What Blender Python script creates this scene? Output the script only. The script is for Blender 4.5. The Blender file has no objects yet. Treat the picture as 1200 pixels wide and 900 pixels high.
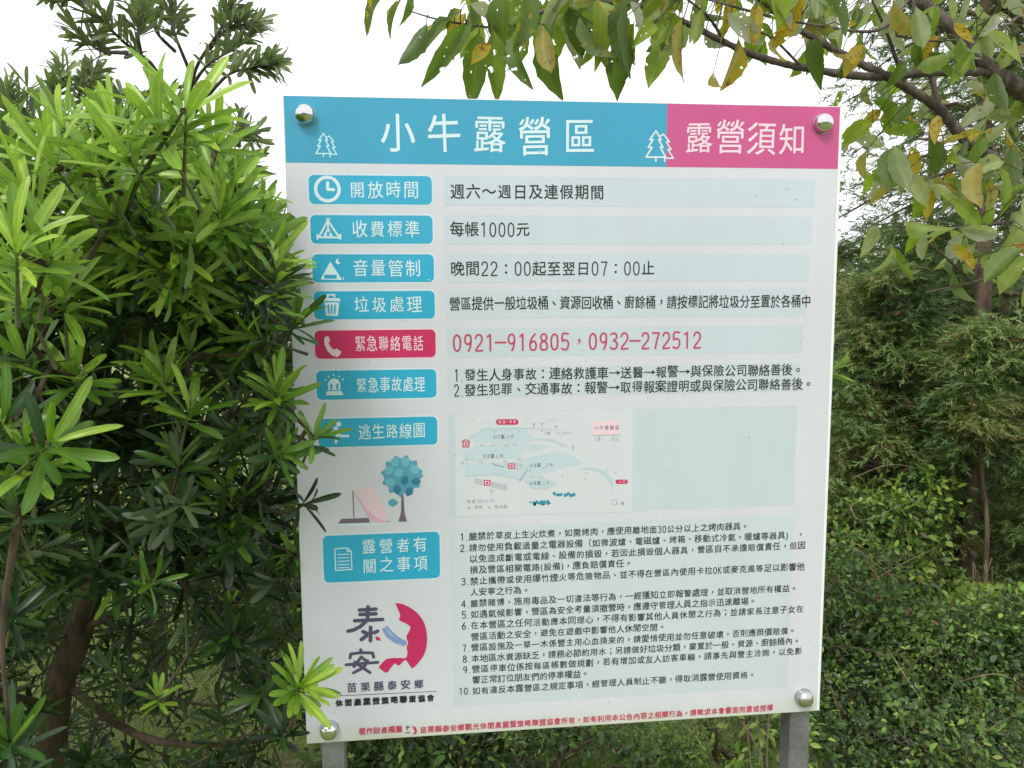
import bpy, math, random
import numpy as np
from mathutils import Matrix, Vector

random.seed(7)
rng = np.random.default_rng(11)
scn = bpy.context.scene
COL = scn.collection

# ------------------------------------------------------------------ camera
SZ = 0.81                                   # height of the sign's lower edge
CAM = np.array([0.21527, -1.25912, 0.74056 + SZ])
YAW, PIT, ROL, FPX = 0.105728, -0.110818, -0.006233, 913.594
fw = np.array([math.sin(YAW)*math.cos(PIT), math.cos(YAW)*math.cos(PIT), math.sin(PIT)])
_r = np.array([math.cos(YAW), -math.sin(YAW), 0.0]); _u = np.cross(_r, fw)
RT = _r*math.cos(ROL) + _u*math.sin(ROL)
UP = -_r*math.sin(ROL) + _u*math.cos(ROL)
cd = bpy.data.cameras.new("camera"); cam = bpy.data.objects.new("camera", cd); COL.objects.link(cam)
cam.matrix_world = Matrix(((RT[0], UP[0], -fw[0], CAM[0]), (RT[1], UP[1], -fw[1], CAM[1]),
                           (RT[2], UP[2], -fw[2], CAM[2]), (0, 0, 0, 1)))
cd.sensor_width = 36.0; cd.lens = 36.0*FPX/1200.0; cd.clip_start = 0.02; cd.clip_end = 2000
scn.camera = cam

# ------------------------------------------------------------------ sky, sun, exposure
SUN_EL, SUN_AZ = math.radians(50), math.radians(-152)   # high, from behind the camera's left shoulder
w = bpy.data.worlds.new("World"); scn.world = w; w.use_nodes = True
nt = w.node_tree; nt.nodes.clear()
out = nt.nodes.new('ShaderNodeOutputWorld'); bg = nt.nodes.new('ShaderNodeBackground')
sky = nt.nodes.new('ShaderNodeTexSky'); sky.sky_type = 'NISHITA'; sky.sun_disc = False
sky.sun_elevation = SUN_EL; sky.sun_rotation = SUN_AZ
tc = nt.nodes.new('ShaderNodeTexCoord'); nz = nt.nodes.new('ShaderNodeTexNoise')
nz.inputs['Scale'].default_value = 2.2; nz.inputs['Detail'].default_value = 5
rp = nt.nodes.new('ShaderNodeValToRGB'); rp.color_ramp.elements[0].position = 0.30; rp.color_ramp.elements[1].position = 0.62
rp.color_ramp.elements[0].color = (0.96, 0.96, 0.96, 1); rp.color_ramp.elements[1].color = (1, 1, 1, 1)
mx = nt.nodes.new('ShaderNodeMix'); mx.data_type = 'RGBA'
mx.inputs['B'].default_value = (12.7, 12.9, 13.3, 1)
nt.links.new(tc.outputs['Generated'], nz.inputs['Vector']); nt.links.new(nz.outputs['Fac'], rp.inputs['Fac'])
nt.links.new(rp.outputs['Color'], mx.inputs['Factor']); nt.links.new(sky.outputs['Color'], mx.inputs['A'])
nt.links.new(mx.outputs['Result'], bg.inputs['Color']); bg.inputs['Strength'].default_value = 0.12
nt.links.new(bg.outputs['Background'], out.inputs['Surface'])
sl = bpy.data.lights.new("sun", 'SUN'); sl.energy = 2.2; sl.angle = math.radians(16); sl.color = (1.0, 0.96, 0.88)
so = bpy.data.objects.new("sun", sl); COL.objects.link(so)
# sun_rotation is measured from +Y clockwise seen from above
sd = Vector((math.sin(SUN_AZ)*math.cos(SUN_EL), math.cos(SUN_AZ)*math.cos(SUN_EL), math.sin(SUN_EL)))
so.rotation_euler = sd.to_track_quat('Z', 'Y').to_euler()
scn.view_settings.view_transform = 'Standard'; scn.view_settings.look = 'None'
scn.view_settings.exposure = -0.09; scn.view_settings.gamma = 1.0
scn.cycles.max_bounces = 8; scn.cycles.transparent_max_bounces = 12

# ------------------------------------------------------------------ survey helpers
def ray(px, py):
    return fw + RT*((px-600)/FPX) - UP*((py-450)/FPX)
def at(px, py, D):
    """world point seen at photograph position (px,py), D metres in front of the camera"""
    return CAM + ray(px, py)*D
def on_sign(px, py):
    """position on the sign's face in metres: x from its left edge, z world height"""
    d = ray(px, py); t = -CAM[1]/d[1]; p = CAM + d*t
    return p[0], p[2]
def to_px(P):
    d = np.atleast_2d(P) - CAM; z = d @ fw
    return 600+FPX*(d @ RT)/z, 450-FPX*(d @ UP)/z, z

# ------------------------------------------------------------------ object helpers
def thing(name, label, cat, loc=(0, 0, 0), group=None):
    o = bpy.data.objects.new(name, None); o.empty_display_size = 0.1; o.location = loc; COL.objects.link(o)
    o['label'] = label; o['category'] = cat
    if group: o['group'] = group
    return o
def link(name, me, mat=None, parent=None, kind=None):
    o = bpy.data.objects.new(name, me); COL.objects.link(o)
    if mat is not None and not me.materials: me.materials.append(mat)
    if parent is not None:
        o.parent = parent
        top = parent; off = Vector(parent.location)
        while top.parent: top = top.parent; off += Vector(top.location)
        o.location = -off
    if kind: o['kind'] = kind
    return o
def quads(name, V, F, attrs=None, uv=None, smooth=True):
    """mesh from numpy vertices (n,3) and quads (m,4); uv per vertex; attrs = {name: per-vertex floats}"""
    V = np.asarray(V, np.float32); F = np.asarray(F, np.int32)
    me = bpy.data.meshes.new(name); n, m = len(V), len(F)
    me.vertices.add(n); me.vertices.foreach_set('co', V.ravel())
    me.loops.add(m*4); me.loops.foreach_set('vertex_index', F.ravel())
    me.polygons.add(m); me.polygons.foreach_set('loop_start', np.arange(0, m*4, 4, dtype=np.int32))
    me.polygons.foreach_set('loop_total', np.full(m, 4, np.int32))
    me.polygons.foreach_set('use_smooth', np.full(m, smooth, bool))
    me.update(calc_edges=True)
    if uv is not None:
        l = me.uv_layers.new(name='UVMap'); l.data.foreach_set('uv', np.asarray(uv, np.float32)[F.ravel()].ravel())
    for k, a in (attrs or {}).items():
        at_ = me.attributes.new(k, 'FLOAT', 'POINT'); at_.data.foreach_set('value', np.asarray(a, np.float32))
    return me
class Acc:
    def __init__(s): s.V = []; s.F = []; s.n = 0; s.A = []
    def add(s, V, F, a=None):
        V = np.asarray(V, float); s.V.append(V); s.F.append(np.asarray(F)+s.n); s.n += len(V)
        s.A.append(np.full(len(V), 0.0 if a is None else a))
    def mesh(s, name, smooth=True):
        return quads(name, np.concatenate(s.V), np.concatenate(s.F), {'tint': np.concatenate(s.A)}, smooth=smooth)
def tube(P, R, sides=6, wob=0.0):
    P = np.asarray(P, float); R = np.asarray(R, float); n = len(P)
    T = np.gradient(P, axis=0); T /= np.linalg.norm(T, axis=1)[:, None]+1e-9
    ref = np.array([0.31, 0.22, 0.92]) if abs(T[0, 2]) < 0.8 else np.array([0.9, 0.3, 0.1])
    X = np.cross(T, ref); X /= np.linalg.norm(X, axis=1)[:, None]+1e-9; Y = np.cross(T, X)
    a = np.arange(sides)*2*np.pi/sides
    rr = R[:, None]*(1+wob*rng.standard_normal((n, sides)))
    V = P[:, None]+(X[:, None]*np.cos(a)[None, :, None]+Y[:, None]*np.sin(a)[None, :, None])*rr[..., None]
    V = V.reshape(-1, 3); F = []
    for i in range(n-1):
        for j in range(sides):
            k = (j+1) % sides; F.append((i*sides+j, i*sides+k, (i+1)*sides+k, (i+1)*sides+j))
    for e, s in ((0, 1), (n-1, -1)):                       # end caps
        V = np.vstack([V, P[e]]); c = len(V)-1
        for j in range(0, sides, 2):
            q = [e*sides+j, e*sides+(j+1) % sides, e*sides+(j+2) % sides, c]
            F.append(q[::-s] if s < 0 else q)
    return V, F
def smooth_path(P, n=12):
    """Catmull-Rom through the points"""
    P = np.asarray(P, float)
    if len(P) < 3: return np.array([P[0]+(P[-1]-P[0])*t for t in np.linspace(0, 1, n)])
    Q = np.vstack([2*P[0]-P[1], P, 2*P[-1]-P[-2]]); outp = []
    for s in np.linspace(0, len(P)-1-1e-6, n):
        i = int(s); t = s-i; a, b, c, d = Q[i:i+4]
        outp.append(0.5*((2*b)+(c-a)*t+(2*a-5*b+4*c-d)*t*t+(-a+3*b-3*c+d)*t**3))
    return np.array(outp)
def box(acc, c, s):
    x, y, z = s[0]/2, s[1]/2, s[2]/2
    V = np.array([(i, j, k) for i in (-x, x) for j in (-y, y) for k in (-z, z)])+np.array(c)
    acc.add(V, [(0, 1, 3, 2), (4, 6, 7, 5), (0, 4, 5, 1), (2, 3, 7, 6), (0, 2, 6, 4), (1, 5, 7, 3)])
def bevel(o, wd=0.001, seg=2):
    m = o.modifiers.new('bevel', 'BEVEL'); m.width = wd; m.segments = seg; m.limit_method = 'ANGLE'

# ------------------------------------------------------------------ materials
def new_mat(name):
    m = bpy.data.materials.new(name); m.use_nodes = True; t = m.node_tree
    return m, t, t.nodes['Principled BSDF']
def N(t, kind, **kw):
    n = t.nodes.new(kind)
    for k, v in kw.items():
        if k in n.inputs.keys(): n.inputs[k].default_value = v
        else: setattr(n, k, v)
    return n
def ramp(t, stops):
    n = t.nodes.new('ShaderNodeValToRGB'); cr = n.color_ramp
    while len(cr.elements) < len(stops): cr.elements.new(0.5)
    for e, (p, c) in zip(cr.elements, stops): e.position = p; e.color = (*c, 1)
    return n
def weather(t, tc, col, b):
    """dust specks, dried rain runs and a cloudy film, as on the whole face of the board"""
    L = t.links.new; mp = N(t, 'ShaderNodeMapping'); mp.inputs['Scale'].default_value = (16, 1, 2.2); L(tc.outputs['Object'], mp.inputs[0])
    a = N(t, 'ShaderNodeTexNoise', Scale=1.0, Detail=4.0, Roughness=.6); L(mp.outputs[0], a.inputs['Vector'])
    ra = ramp(t, [(0.35, (.972, .972, .968)), (0.65, (1.01, 1.01, 1.01))]); L(a.outputs['Fac'], ra.inputs['Fac'])
    c = N(t, 'ShaderNodeTexNoise', Scale=230.0, Detail=2.0); L(tc.outputs['Object'], c.inputs['Vector'])
    d = N(t, 'ShaderNodeTexNoise', Scale=6.0, Detail=3.0); L(tc.outputs['Object'], d.inputs['Vector'])
    e_ = N(t, 'ShaderNodeMath', operation='MULTIPLY_ADD'); L(d.outputs['Fac'], e_.inputs[0]); e_.inputs[1].default_value = .25; L(c.outputs['Fac'], e_.inputs[2])
    rc = ramp(t, [(0.80, (1, 1, 1)), (0.86, (.70, .68, .62))]); L(e_.outputs[0], rc.inputs['Fac'])
    m1 = N(t, 'ShaderNodeMix', data_type='RGBA', blend_type='MULTIPLY'); m1.inputs['Factor'].default_value = 1; m1.clamp_result = False; L(col, m1.inputs['A']); L(ra.outputs['Color'], m1.inputs['B'])
    m2 = N(t, 'ShaderNodeMix', data_type='RGBA', blend_type='MULTIPLY'); m2.inputs['Factor'].default_value = 1; L(m1.outputs['Result'], m2.inputs['A']); L(rc.outputs['Color'], m2.inputs['B'])
    L(m2.outputs['Result'], b.inputs['Base Color'])
def flat_mat(name, col, rough=0.45, metal=0.0, coat=0.0, var=0.04):
    m, t, b = new_mat(name)
    nz = N(t, 'ShaderNodeTexNoise', Scale=9.0, Detail=4.0); tc = t.nodes.new('ShaderNodeTexCoord')
    t.links.new(tc.outputs['Object'], nz.inputs['Vector'])
    r = ramp(t, [(0.3, tuple(c*(1-var) for c in col)), (0.7, tuple(min(1, c*(1+var)) for c in col))])
    t.links.new(nz.outputs['Fac'], r.inputs['Fac']); t.links.new(r.outputs['Color'], b.inputs['Base Color'])
    if coat > .05: weather(t, tc, r.outputs['Color'], b)
    b.inputs['Roughness'].default_value = rough; b.inputs['Metallic'].default_value = metal
    b.inputs['Coat Weight'].default_value = coat; b.inputs['Coat Roughness'].default_value = 0.12
    return m
def srgb(r, g, b, k=1.0):
    f = lambda v: ((v/255+0.055)/1.055)**2.4 if v > 10 else v/255/12.92
    return tuple(min(1.0, f(v)*k) for v in (r, g, b))

def panel_mat():
    m, t, b = new_mat('sign panel sheet'); tc = t.nodes.new('ShaderNodeTexCoord'); L = t.links.new
    n1 = N(t, 'ShaderNodeTexNoise', Scale=3.0, Detail=5.0); L(tc.outputs['Object'], n1.inputs['Vector'])
    base = ramp(t, [(0.3, (0.58, 0.595, 0.66)), (0.7, (0.615, 0.63, 0.695))]); L(n1.outputs['Fac'], base.inputs['Fac'])
    # fine grey specks of dirt, denser near the edges
    n2 = N(t, 'ShaderNodeTexNoise', Scale=260.0, Detail=1.0); L(tc.outputs['Object'], n2.inputs['Vector'])
    sp = ramp(t, [(0.70, (1, 1, 1)), (0.76, (0.55, 0.53, 0.48))]); L(n2.outputs['Fac'], sp.inputs['Fac'])
    mu = N(t, 'ShaderNodeMix', data_type='RGBA', blend_type='MULTIPLY'); mu.inputs['Factor'].default_value = 0.5
    L(base.outputs['Color'], mu.inputs['A']); L(sp.outputs['Color'], mu.inputs['B'])
    # green-yellow algae film along the lowest edge
    sx = t.nodes.new('ShaderNodeSeparateXYZ'); L(tc.outputs['Object'], sx.inputs[0])
    mr = N(t, 'ShaderNodeMapRange'); mr.inputs['From Min'].default_value = SZ+0.035; mr.inputs['From Max'].default_value = SZ
    L(sx.outputs['Z'], mr.inputs['Value'])
    n3 = N(t, 'ShaderNodeTexNoise', Scale=14.0, Detail=4.0); L(tc.outputs['Object'], n3.inputs['Vector'])
    mm = N(t, 'ShaderNodeMath', operation='MULTIPLY'); L(mr.outputs[0], mm.inputs[0]); L(n3.outputs['Fac'], mm.inputs[1])
    m2 = N(t, 'ShaderNodeMix', data_type='RGBA'); L(mm.outputs[0], m2.inputs['Factor']); L(mu.outputs['Result'], m2.inputs['A'])
    m2.inputs['B'].default_value = (0.50, 0.52, 0.33, 1)
    weather(t, tc, m2.outputs['Result'], b)
    b.inputs['Roughness'].default_value = 0.42; b.inputs['Coat Weight'].default_value = 0.35; b.inputs['Coat Roughness'].default_value = 0.08
    bp = N(t, 'ShaderNodeBump', Strength=0.04, Distance=0.001); n4 = N(t, 'ShaderNodeTexNoise', Scale=60.0, Detail=3.0)
    L(tc.outputs['Object'], n4.inputs['Vector']); L(n4.outputs['Fac'], bp.inputs['Height']); L(bp.outputs['Normal'], b.inputs['Normal'])
    return m

def leaf_mat(name, stops, rough=0.38, trans=0.3, rib=(0.3, 0.4, 0.1), ribw=0.07, veins=0.0, sick=False, holes=False, tcol=(1.0, 1.15, 0.5)):
    """tint attribute drives the ramp; UV: u across 0..1, v along 0..1"""
    m, t, b = new_mat(name); L = t.links.new
    at_ = N(t, 'ShaderNodeAttribute', attribute_name='tint'); oi = t.nodes.new('ShaderNodeObjectInfo')
    jit = N(t, 'ShaderNodeMath', operation='MULTIPLY_ADD'); L(oi.outputs['Random'], jit.inputs[0]); jit.inputs[1].default_value = 0.14; jit.inputs[2].default_value = -0.07
    ad = N(t, 'ShaderNodeMath', operation='ADD'); L(at_.outputs['Fac'], ad.inputs[0]); L(jit.outputs[0], ad.inputs[1])
    r = ramp(t, stops); L(ad.outputs[0], r.inputs['Fac']); col = r.outputs['Color']
    if name != 'small foliage':
        uvn = t.nodes.new('ShaderNodeUVMap'); sp = t.nodes.new('ShaderNodeSeparateXYZ'); L(uvn.outputs[0], sp.inputs[0])
        d = N(t, 'ShaderNodeMath', operation='SUBTRACT'); L(sp.outputs['X'], d.inputs[0]); d.inputs[1].default_value = 0.5
        ab = N(t, 'ShaderNodeMath', operation='ABSOLUTE'); L(d.outputs[0], ab.inputs[0])
        mr = N(t, 'ShaderNodeMapRange'); mr.inputs['From Min'].default_value = ribw; mr.inputs['From Max'].default_value = ribw*0.3
        L(ab.outputs[0], mr.inputs['Value'])
        mi = N(t, 'ShaderNodeMix', data_type='RGBA', blend_type='MULTIPLY'); mi.clamp_result = False; k = N(t, 'ShaderNodeMath', operation='MULTIPLY'); L(mr.outputs[0], k.inputs[0]); k.inputs[1].default_value = 1.0
        L(k.outputs[0], mi.inputs['Factor']); L(col, mi.inputs['A']); mi.inputs['B'].default_value = (1.40, 1.32, 1.15, 1); col = mi.outputs['Result']
        sd_ = N(t, 'ShaderNodeAttribute', attribute_name='seed')
        s2 = N(t, 'ShaderNodeMath', operation='MULTIPLY_ADD'); L(sd_.outputs['Fac'], s2.inputs[0]); s2.inputs[1].default_value = 37.0
        s3 = N(t, 'ShaderNodeMath', operation='MULTIPLY'); L(oi.outputs['Random'], s3.inputs[0]); s3.inputs[1].default_value = 53.0; L(s3.outputs[0], s2.inputs[2])
        if veins:
            wv = N(t, 'ShaderNodeMath', operation='MULTIPLY_ADD'); L(ab.outputs[0], wv.inputs[0]); wv.inputs[1].default_value = -0.55; L(sp.outputs['Y'], wv.inputs[2])
            wm = N(t, 'ShaderNodeMath', operation='MULTIPLY'); L(wv.outputs[0], wm.inputs[0]); wm.inputs[1].default_value = 62.0
            si = N(t, 'ShaderNodeMath', operation='SINE'); L(wm.outputs[0], si.inputs[0])
            vr = N(t, 'ShaderNodeMapRange'); vr.inputs['From Min'].default_value = 0.80; vr.inputs['From Max'].default_value = 1.0; vr.inputs['To Max'].default_value = veins
            L(si.outputs[0], vr.inputs['Value'])
            mv = N(t, 'ShaderNodeMix', data_type='RGBA'); L(vr.outputs[0], mv.inputs['Factor']); L(col, mv.inputs['A']); mv.inputs['B'].default_value = (*rib, 1); col = mv.outputs['Result']
        cb = t.nodes.new('ShaderNodeCombineXYZ'); L(s2.outputs[0], cb.inputs['Z'])
        sx_ = N(t, 'ShaderNodeVectorMath', operation='ADD'); L(cb.outputs[0], sx_.inputs[1])
        sc_ = N(t, 'ShaderNodeVectorMath', operation='MULTIPLY'); L(uvn.outputs[0], sc_.inputs[0]); sc_.inputs[1].default_value = (1.0, 2.6, 1.0); L(sc_.outputs[0], sx_.inputs[0])
        # blotches of lighter and darker green
        nb = N(t, 'ShaderNodeTexNoise', Scale=1.6, Detail=3.0); L(sx_.outputs[0], nb.inputs['Vector'])
        hv = N(t, 'ShaderNodeHueSaturation'); mp = N(t, 'ShaderNodeMapRange'); mp.inputs['To Min'].default_value = 0.62; mp.inputs['To Max'].default_value = 1.4
        L(nb.outputs['Fac'], mp.inputs['Value']); L(mp.outputs[0], hv.inputs['Value']); L(col, hv.inputs['Color']); col = hv.outputs['Color']
        if sick:
            sk = N(t, 'ShaderNodeAttribute', attribute_name='sick')
            ns = N(t, 'ShaderNodeTexNoise', Scale=2.2, Detail=4.0, Roughness=0.65); L(sx_.outputs[0], ns.inputs['Vector'])
            a = N(t, 'ShaderNodeMath', operation='ADD'); L(ns.outputs['Fac'], a.inputs[0]); L(sk.outputs['Fac'], a.inputs[1])
            y = N(t, 'ShaderNodeMapRange'); y.inputs['From Min'].default_value = 0.72; y.inputs['From Max'].default_value = 0.85; L(a.outputs[0], y.inputs['Value'])
            m1 = N(t, 'ShaderNodeMix', data_type='RGBA'); L(y.outputs[0], m1.inputs['Factor']); L(col, m1.inputs['A']); m1.inputs['B'].default_value = (0.50, 0.36, 0.03, 1)
            y2 = N(t, 'ShaderNodeMapRange'); y2.inputs['From Min'].default_value = 0.95; y2.inputs['From Max'].default_value = 1.05; L(a.outputs[0], y2.inputs['Value'])
            m3 = N(t, 'ShaderNodeMix', data_type='RGBA'); L(y2.outputs[0], m3.inputs['Factor']); L(m1.outputs['Result'], m3.inputs['A']); m3.inputs['B'].default_value = (0.30, 0.11, 0.03, 1)
            col = m3.outputs['Result']
    geo = t.nodes.new('ShaderNodeNewGeometry')                     # paler underside
    un = N(t, 'ShaderNodeMix', data_type='RGBA'); fk = N(t, 'ShaderNodeMath', operation='MULTIPLY'); L(geo.outputs['Backfacing'], fk.inputs[0]); fk.inputs[1].default_value = 0.35
    L(fk.outputs[0], un.inputs['Factor']); L(col, un.inputs['A']); un.inputs['B'].default_value = (0.20, 0.26, 0.16, 1); col = un.outputs['Result']
    L(col, b.inputs['Base Color']); b.inputs['Roughness'].default_value = rough; b.inputs['Specular IOR Level'].default_value = 0.45
    tr = t.nodes.new('ShaderNodeBsdfTranslucent'); tm = N(t, 'ShaderNodeMix', data_type='RGBA', blend_type='MULTIPLY'); tm.inputs['Factor'].default_value = 1.0
    tm.clamp_result = False
    L(col, tm.inputs['A']); tm.inputs['B'].default_value = (*tcol, 1); L(tm.outputs['Result'], tr.inputs['Color'])
    ms = t.nodes.new('ShaderNodeMixShader'); ms.inputs[0].default_value = trans
    L(b.outputs[0], ms.inputs[1]); L(tr.outputs[0], ms.inputs[2]); sh = ms.outputs[0]
    if holes:
        vo = N(t, 'ShaderNodeTexNoise', Scale=3.4, Detail=2.0); L(sx_.outputs[0], vo.inputs['Vector'])
        h = N(t, 'ShaderNodeMath', operation='GREATER_THAN'); L(vo.outputs['Fac'], h.inputs[0]); h.inputs[1].default_value = 0.69
        tp = t.nodes.new('ShaderNodeBsdfTransparent'); mh = t.nodes.new('ShaderNodeMixShader')
        L(h.outputs[0], mh.inputs[0]); L(sh, mh.inputs[1]); L(tp.outputs[0], mh.inputs[2]); sh = mh.outputs[0]
    L(sh, t.nodes['Material Output'].inputs['Surface'])
    return m
def bark_mat(name, c1, c2, scale=30.0):
    m, t, b = new_mat(name); L = t.links.new; tc = t.nodes.new('ShaderNodeTexCoord')
    mp = N(t, 'ShaderNodeMapping'); mp.inputs['Scale'].default_value = (1, 1, 0.3); L(tc.outputs['Object'], mp.inputs[0])
    n1 = N(t, 'ShaderNodeTexNoise', Scale=scale, Detail=6.0, Roughness=0.7); L(mp.outputs[0], n1.inputs['Vector'])
    r = ramp(t, [(0.35, c1), (0.65, c2)]); L(n1.outputs['Fac'], r.inputs['Fac']); L(r.outputs['Color'], b.inputs['Base Color'])
    b.inputs['Roughness'].default_value = 0.85
    bp = N(t, 'ShaderNodeBump', Strength=0.7, Distance=0.004); L(n1.outputs['Fac'], bp.inputs['Height']); L(bp.outputs['Normal'], b.inputs['Normal'])
    return m

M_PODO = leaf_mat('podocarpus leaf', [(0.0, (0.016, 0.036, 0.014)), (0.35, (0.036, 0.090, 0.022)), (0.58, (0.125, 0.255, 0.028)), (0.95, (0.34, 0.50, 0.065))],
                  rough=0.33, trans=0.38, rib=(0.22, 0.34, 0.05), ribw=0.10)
M_PODO_GREY = leaf_mat('grey podocarpus leaf', [(0.0, (0.15, 0.19, 0.13)), (0.4, (0.22, 0.28, 0.14)), (0.8, (0.22, 0.30, 0.08)), (1.0, (0.25, 0.36, 0.07))], rough=0.42, trans=0.28, ribw=0.10)
M_CHERRY = leaf_mat('cherry leaf', [(0.0, (0.055, 0.090, 0.035)), (0.5, (0.14, 0.22, 0.036)), (0.85, (0.29, 0.39, 0.05)), (1.0, (0.42, 0.42, 0.36))],
                    rough=0.45, trans=0.55, rib=(0.26, 0.32, 0.10), ribw=0.035, veins=0.35, sick=True, holes=True)
M_SMALL = leaf_mat('small foliage', [(0.0, (0.018, 0.036, 0.015)), (0.45, (0.064, 0.130, 0.034)), (0.78, (0.18, 0.31, 0.05)), (0.93, (0.34, 0.46, 0.09)), (0.985, (0.20, 0.12, 0.05))],
                   rough=0.36, trans=0.28)
M_NEEDLE = leaf_mat('small foliage', [(0.0, (0.030, 0.050, 0.024)), (0.5, (0.105, 0.185, 0.060)), (0.85, (0.27, 0.38, 0.12)), (0.95, (0.20, 0.11, 0.04))],
                    rough=0.42, trans=0.25)
M_BARK_RED = bark_mat('podocarpus bark', (0.025, 0.017, 0.011), (0.10, 0.070, 0.042))
M_BARK_GREY = bark_mat('cherry bark', (0.040, 0.027, 0.025), (0.16, 0.125, 0.115), 45)
M_BARK_CON = bark_mat('conifer bark', (0.07, 0.045, 0.03), (0.22, 0.16, 0.11), 25)
M_TWIG_GREEN = bark_mat('green twig', (0.05, 0.07, 0.02), (0.11, 0.13, 0.045), 40)
M_DRY = bark_mat('dry twig', (0.16, 0.11, 0.06), (0.36, 0.29, 0.19), 40)

# ------------------------------------------------------------------ leaf geometry
def leaf_template(kind, bend=0.1, fold=0.3, twist=0.0, seed=0):
    """columns across x -0.5..0.5 (times width), y 0..1 along, z in lengths"""
    r_ = random.Random(seed)
    if kind == 'strap':
        ys = [0, .10, .30, .58, .82, .94, 1.0]; ws = [.16, .42, .80, 1.0, .92, .62, .12]; cols = [-.5, 0, .5]
    elif kind == 'broad':
        ys = [0, .04, .12, .22, .32, .42, .52, .62, .72, .82, .90, .96, 1.0]
        ws = [.06, .20, .58, .82, .95, 1.0, .97, .90, .78, .56, .32, .14, .02]; cols = [-.5, -.25, 0, .25, .5]
    elif kind == 'small':
        ys = [0, .35, .72, 1.0]; ws = [.12, .92, .8, .06]; cols = [-.5, 0, .5]
    else:
        ys = [0, 1.0]; ws = [1, .3]; cols = [-.5, .5]
    V = []; U = []
    for i, (y, w_) in enumerate(zip(ys, ws)):
        ser = 0
        if kind == 'broad' and 1 < i < 12: ser = (0.05 if i % 2 else -0.05)
        a = twist*y
        for c in cols:
            x = c*w_*(1+(ser if abs(c) == .5 else 0))
            wave = (0.02*math.sin(y*11+seed+(2 if c > 0 else 0))*abs(c)*2) if kind == 'broad' else 0
            z = -bend*y*y + fold*abs(x)*(0.35 if kind == 'broad' else 0.12)+wave
            V.append((x, y*(1-0.25*bend*y), z, a)); U.append((c+0.5, y))
    nc = len(cols); F = [(i*nc+j, i*nc+j+1, (i+1)*nc+j+1, (i+1)*nc+j) for i in range(len(ys)-1) for j in range(nc-1)]
    return np.array(V), np.array(U), np.array(F)
STRAPS = [leaf_template('strap', b, f, 0, s) for s, (b, f) in enumerate([(.03, .5), (.12, .6), (.22, .4), (-.10, .6), (.34, .5)])]
BROADS = [leaf_template('broad', b, f, tw, s) for s, (b, f, tw) in enumerate([(.10, .8, .2), (.25, 1.0, -.3), (.42, .7, .5), (.05, 1.3, -.6), (.6, 1.0, .2), (-.1, .9, .7)])]
SMALLS = [leaf_template('small', .15, .6, 0, 0), leaf_template('small', .3, .9, 0, 1)]
def frames(D, Nn):
    D = D/(np.linalg.norm(D, axis=1)[:, None]+1e-9)
    X = np.cross(D, Nn); X /= np.linalg.norm(X, axis=1)[:, None]+1e-9
    return X, D, np.cross(X, D)
def leaf_verts(T, P, D, Nn, Ln, Wd):
    V, U, F = T; X, Y, Z = frames(D, Nn)
    c, s = np.cos(V[:, 3]), np.sin(V[:, 3])
    lx = V[:, 0]
    return (P[:, None]+X[:, None]*(lx*c)[None, :, None]*Wd[:, None, None]+Y[:, None]*V[None, :, 1, None]*Ln[:, None, None]
            + Z[:, None]*(V[:, 2][None, :, None]*Ln[:, None, None]+(lx*s)[None, :, None]*Wd[:, None, None]))
class Leaves:
    """a bag of leaves: position, direction, normal, length, width, tint, template number"""
    def __init__(s): s.r = []
    def add(s, P, D, Nn, L, W, tint, var, sick=None):
        n = len(P); f = lambda v: np.broadcast_to(np.asarray(v, float), (n,))
        s.r.append(np.column_stack([P, D, Nn, f(L), f(W), f(tint), f(var), f(0 if sick is None else sick)]))
    def rows(s): return np.concatenate(s.r)
def leaf_mesh(name, R, temps, seedattr=True):
    Vs, Fs, Us, T, S, K = [], [], [], [], [], []; n = 0
    for k, tp in enumerate(temps):
        r = R[R[:, 12].astype(int) % len(temps) == k]
        if not len(r): continue
        V = leaf_verts(tp, r[:, 0:3], r[:, 3:6], r[:, 6:9], r[:, 9], r[:, 10]); nv = V.shape[1]
        Vs.append(V.reshape(-1, 3)); Fs.append((tp[2][None]+(np.arange(len(r))*nv)[:, None, None]+n).reshape(-1, 4))
        Us.append(np.tile(tp[1], (len(r), 1))); T.append(np.repeat(r[:, 11], nv)); S.append(np.repeat(rng.random(len(r)), nv)); K.append(np.repeat(r[:, 13], nv)); n += len(r)*nv
    at_ = {'tint': np.concatenate(T)}
    if seedattr: at_['seed'] = np.concatenate(S); at_['sick'] = np.concatenate(K)
    return quads(name, np.concatenate(Vs), np.concatenate(Fs), at_, np.concatenate(Us) if seedattr else None)
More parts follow.
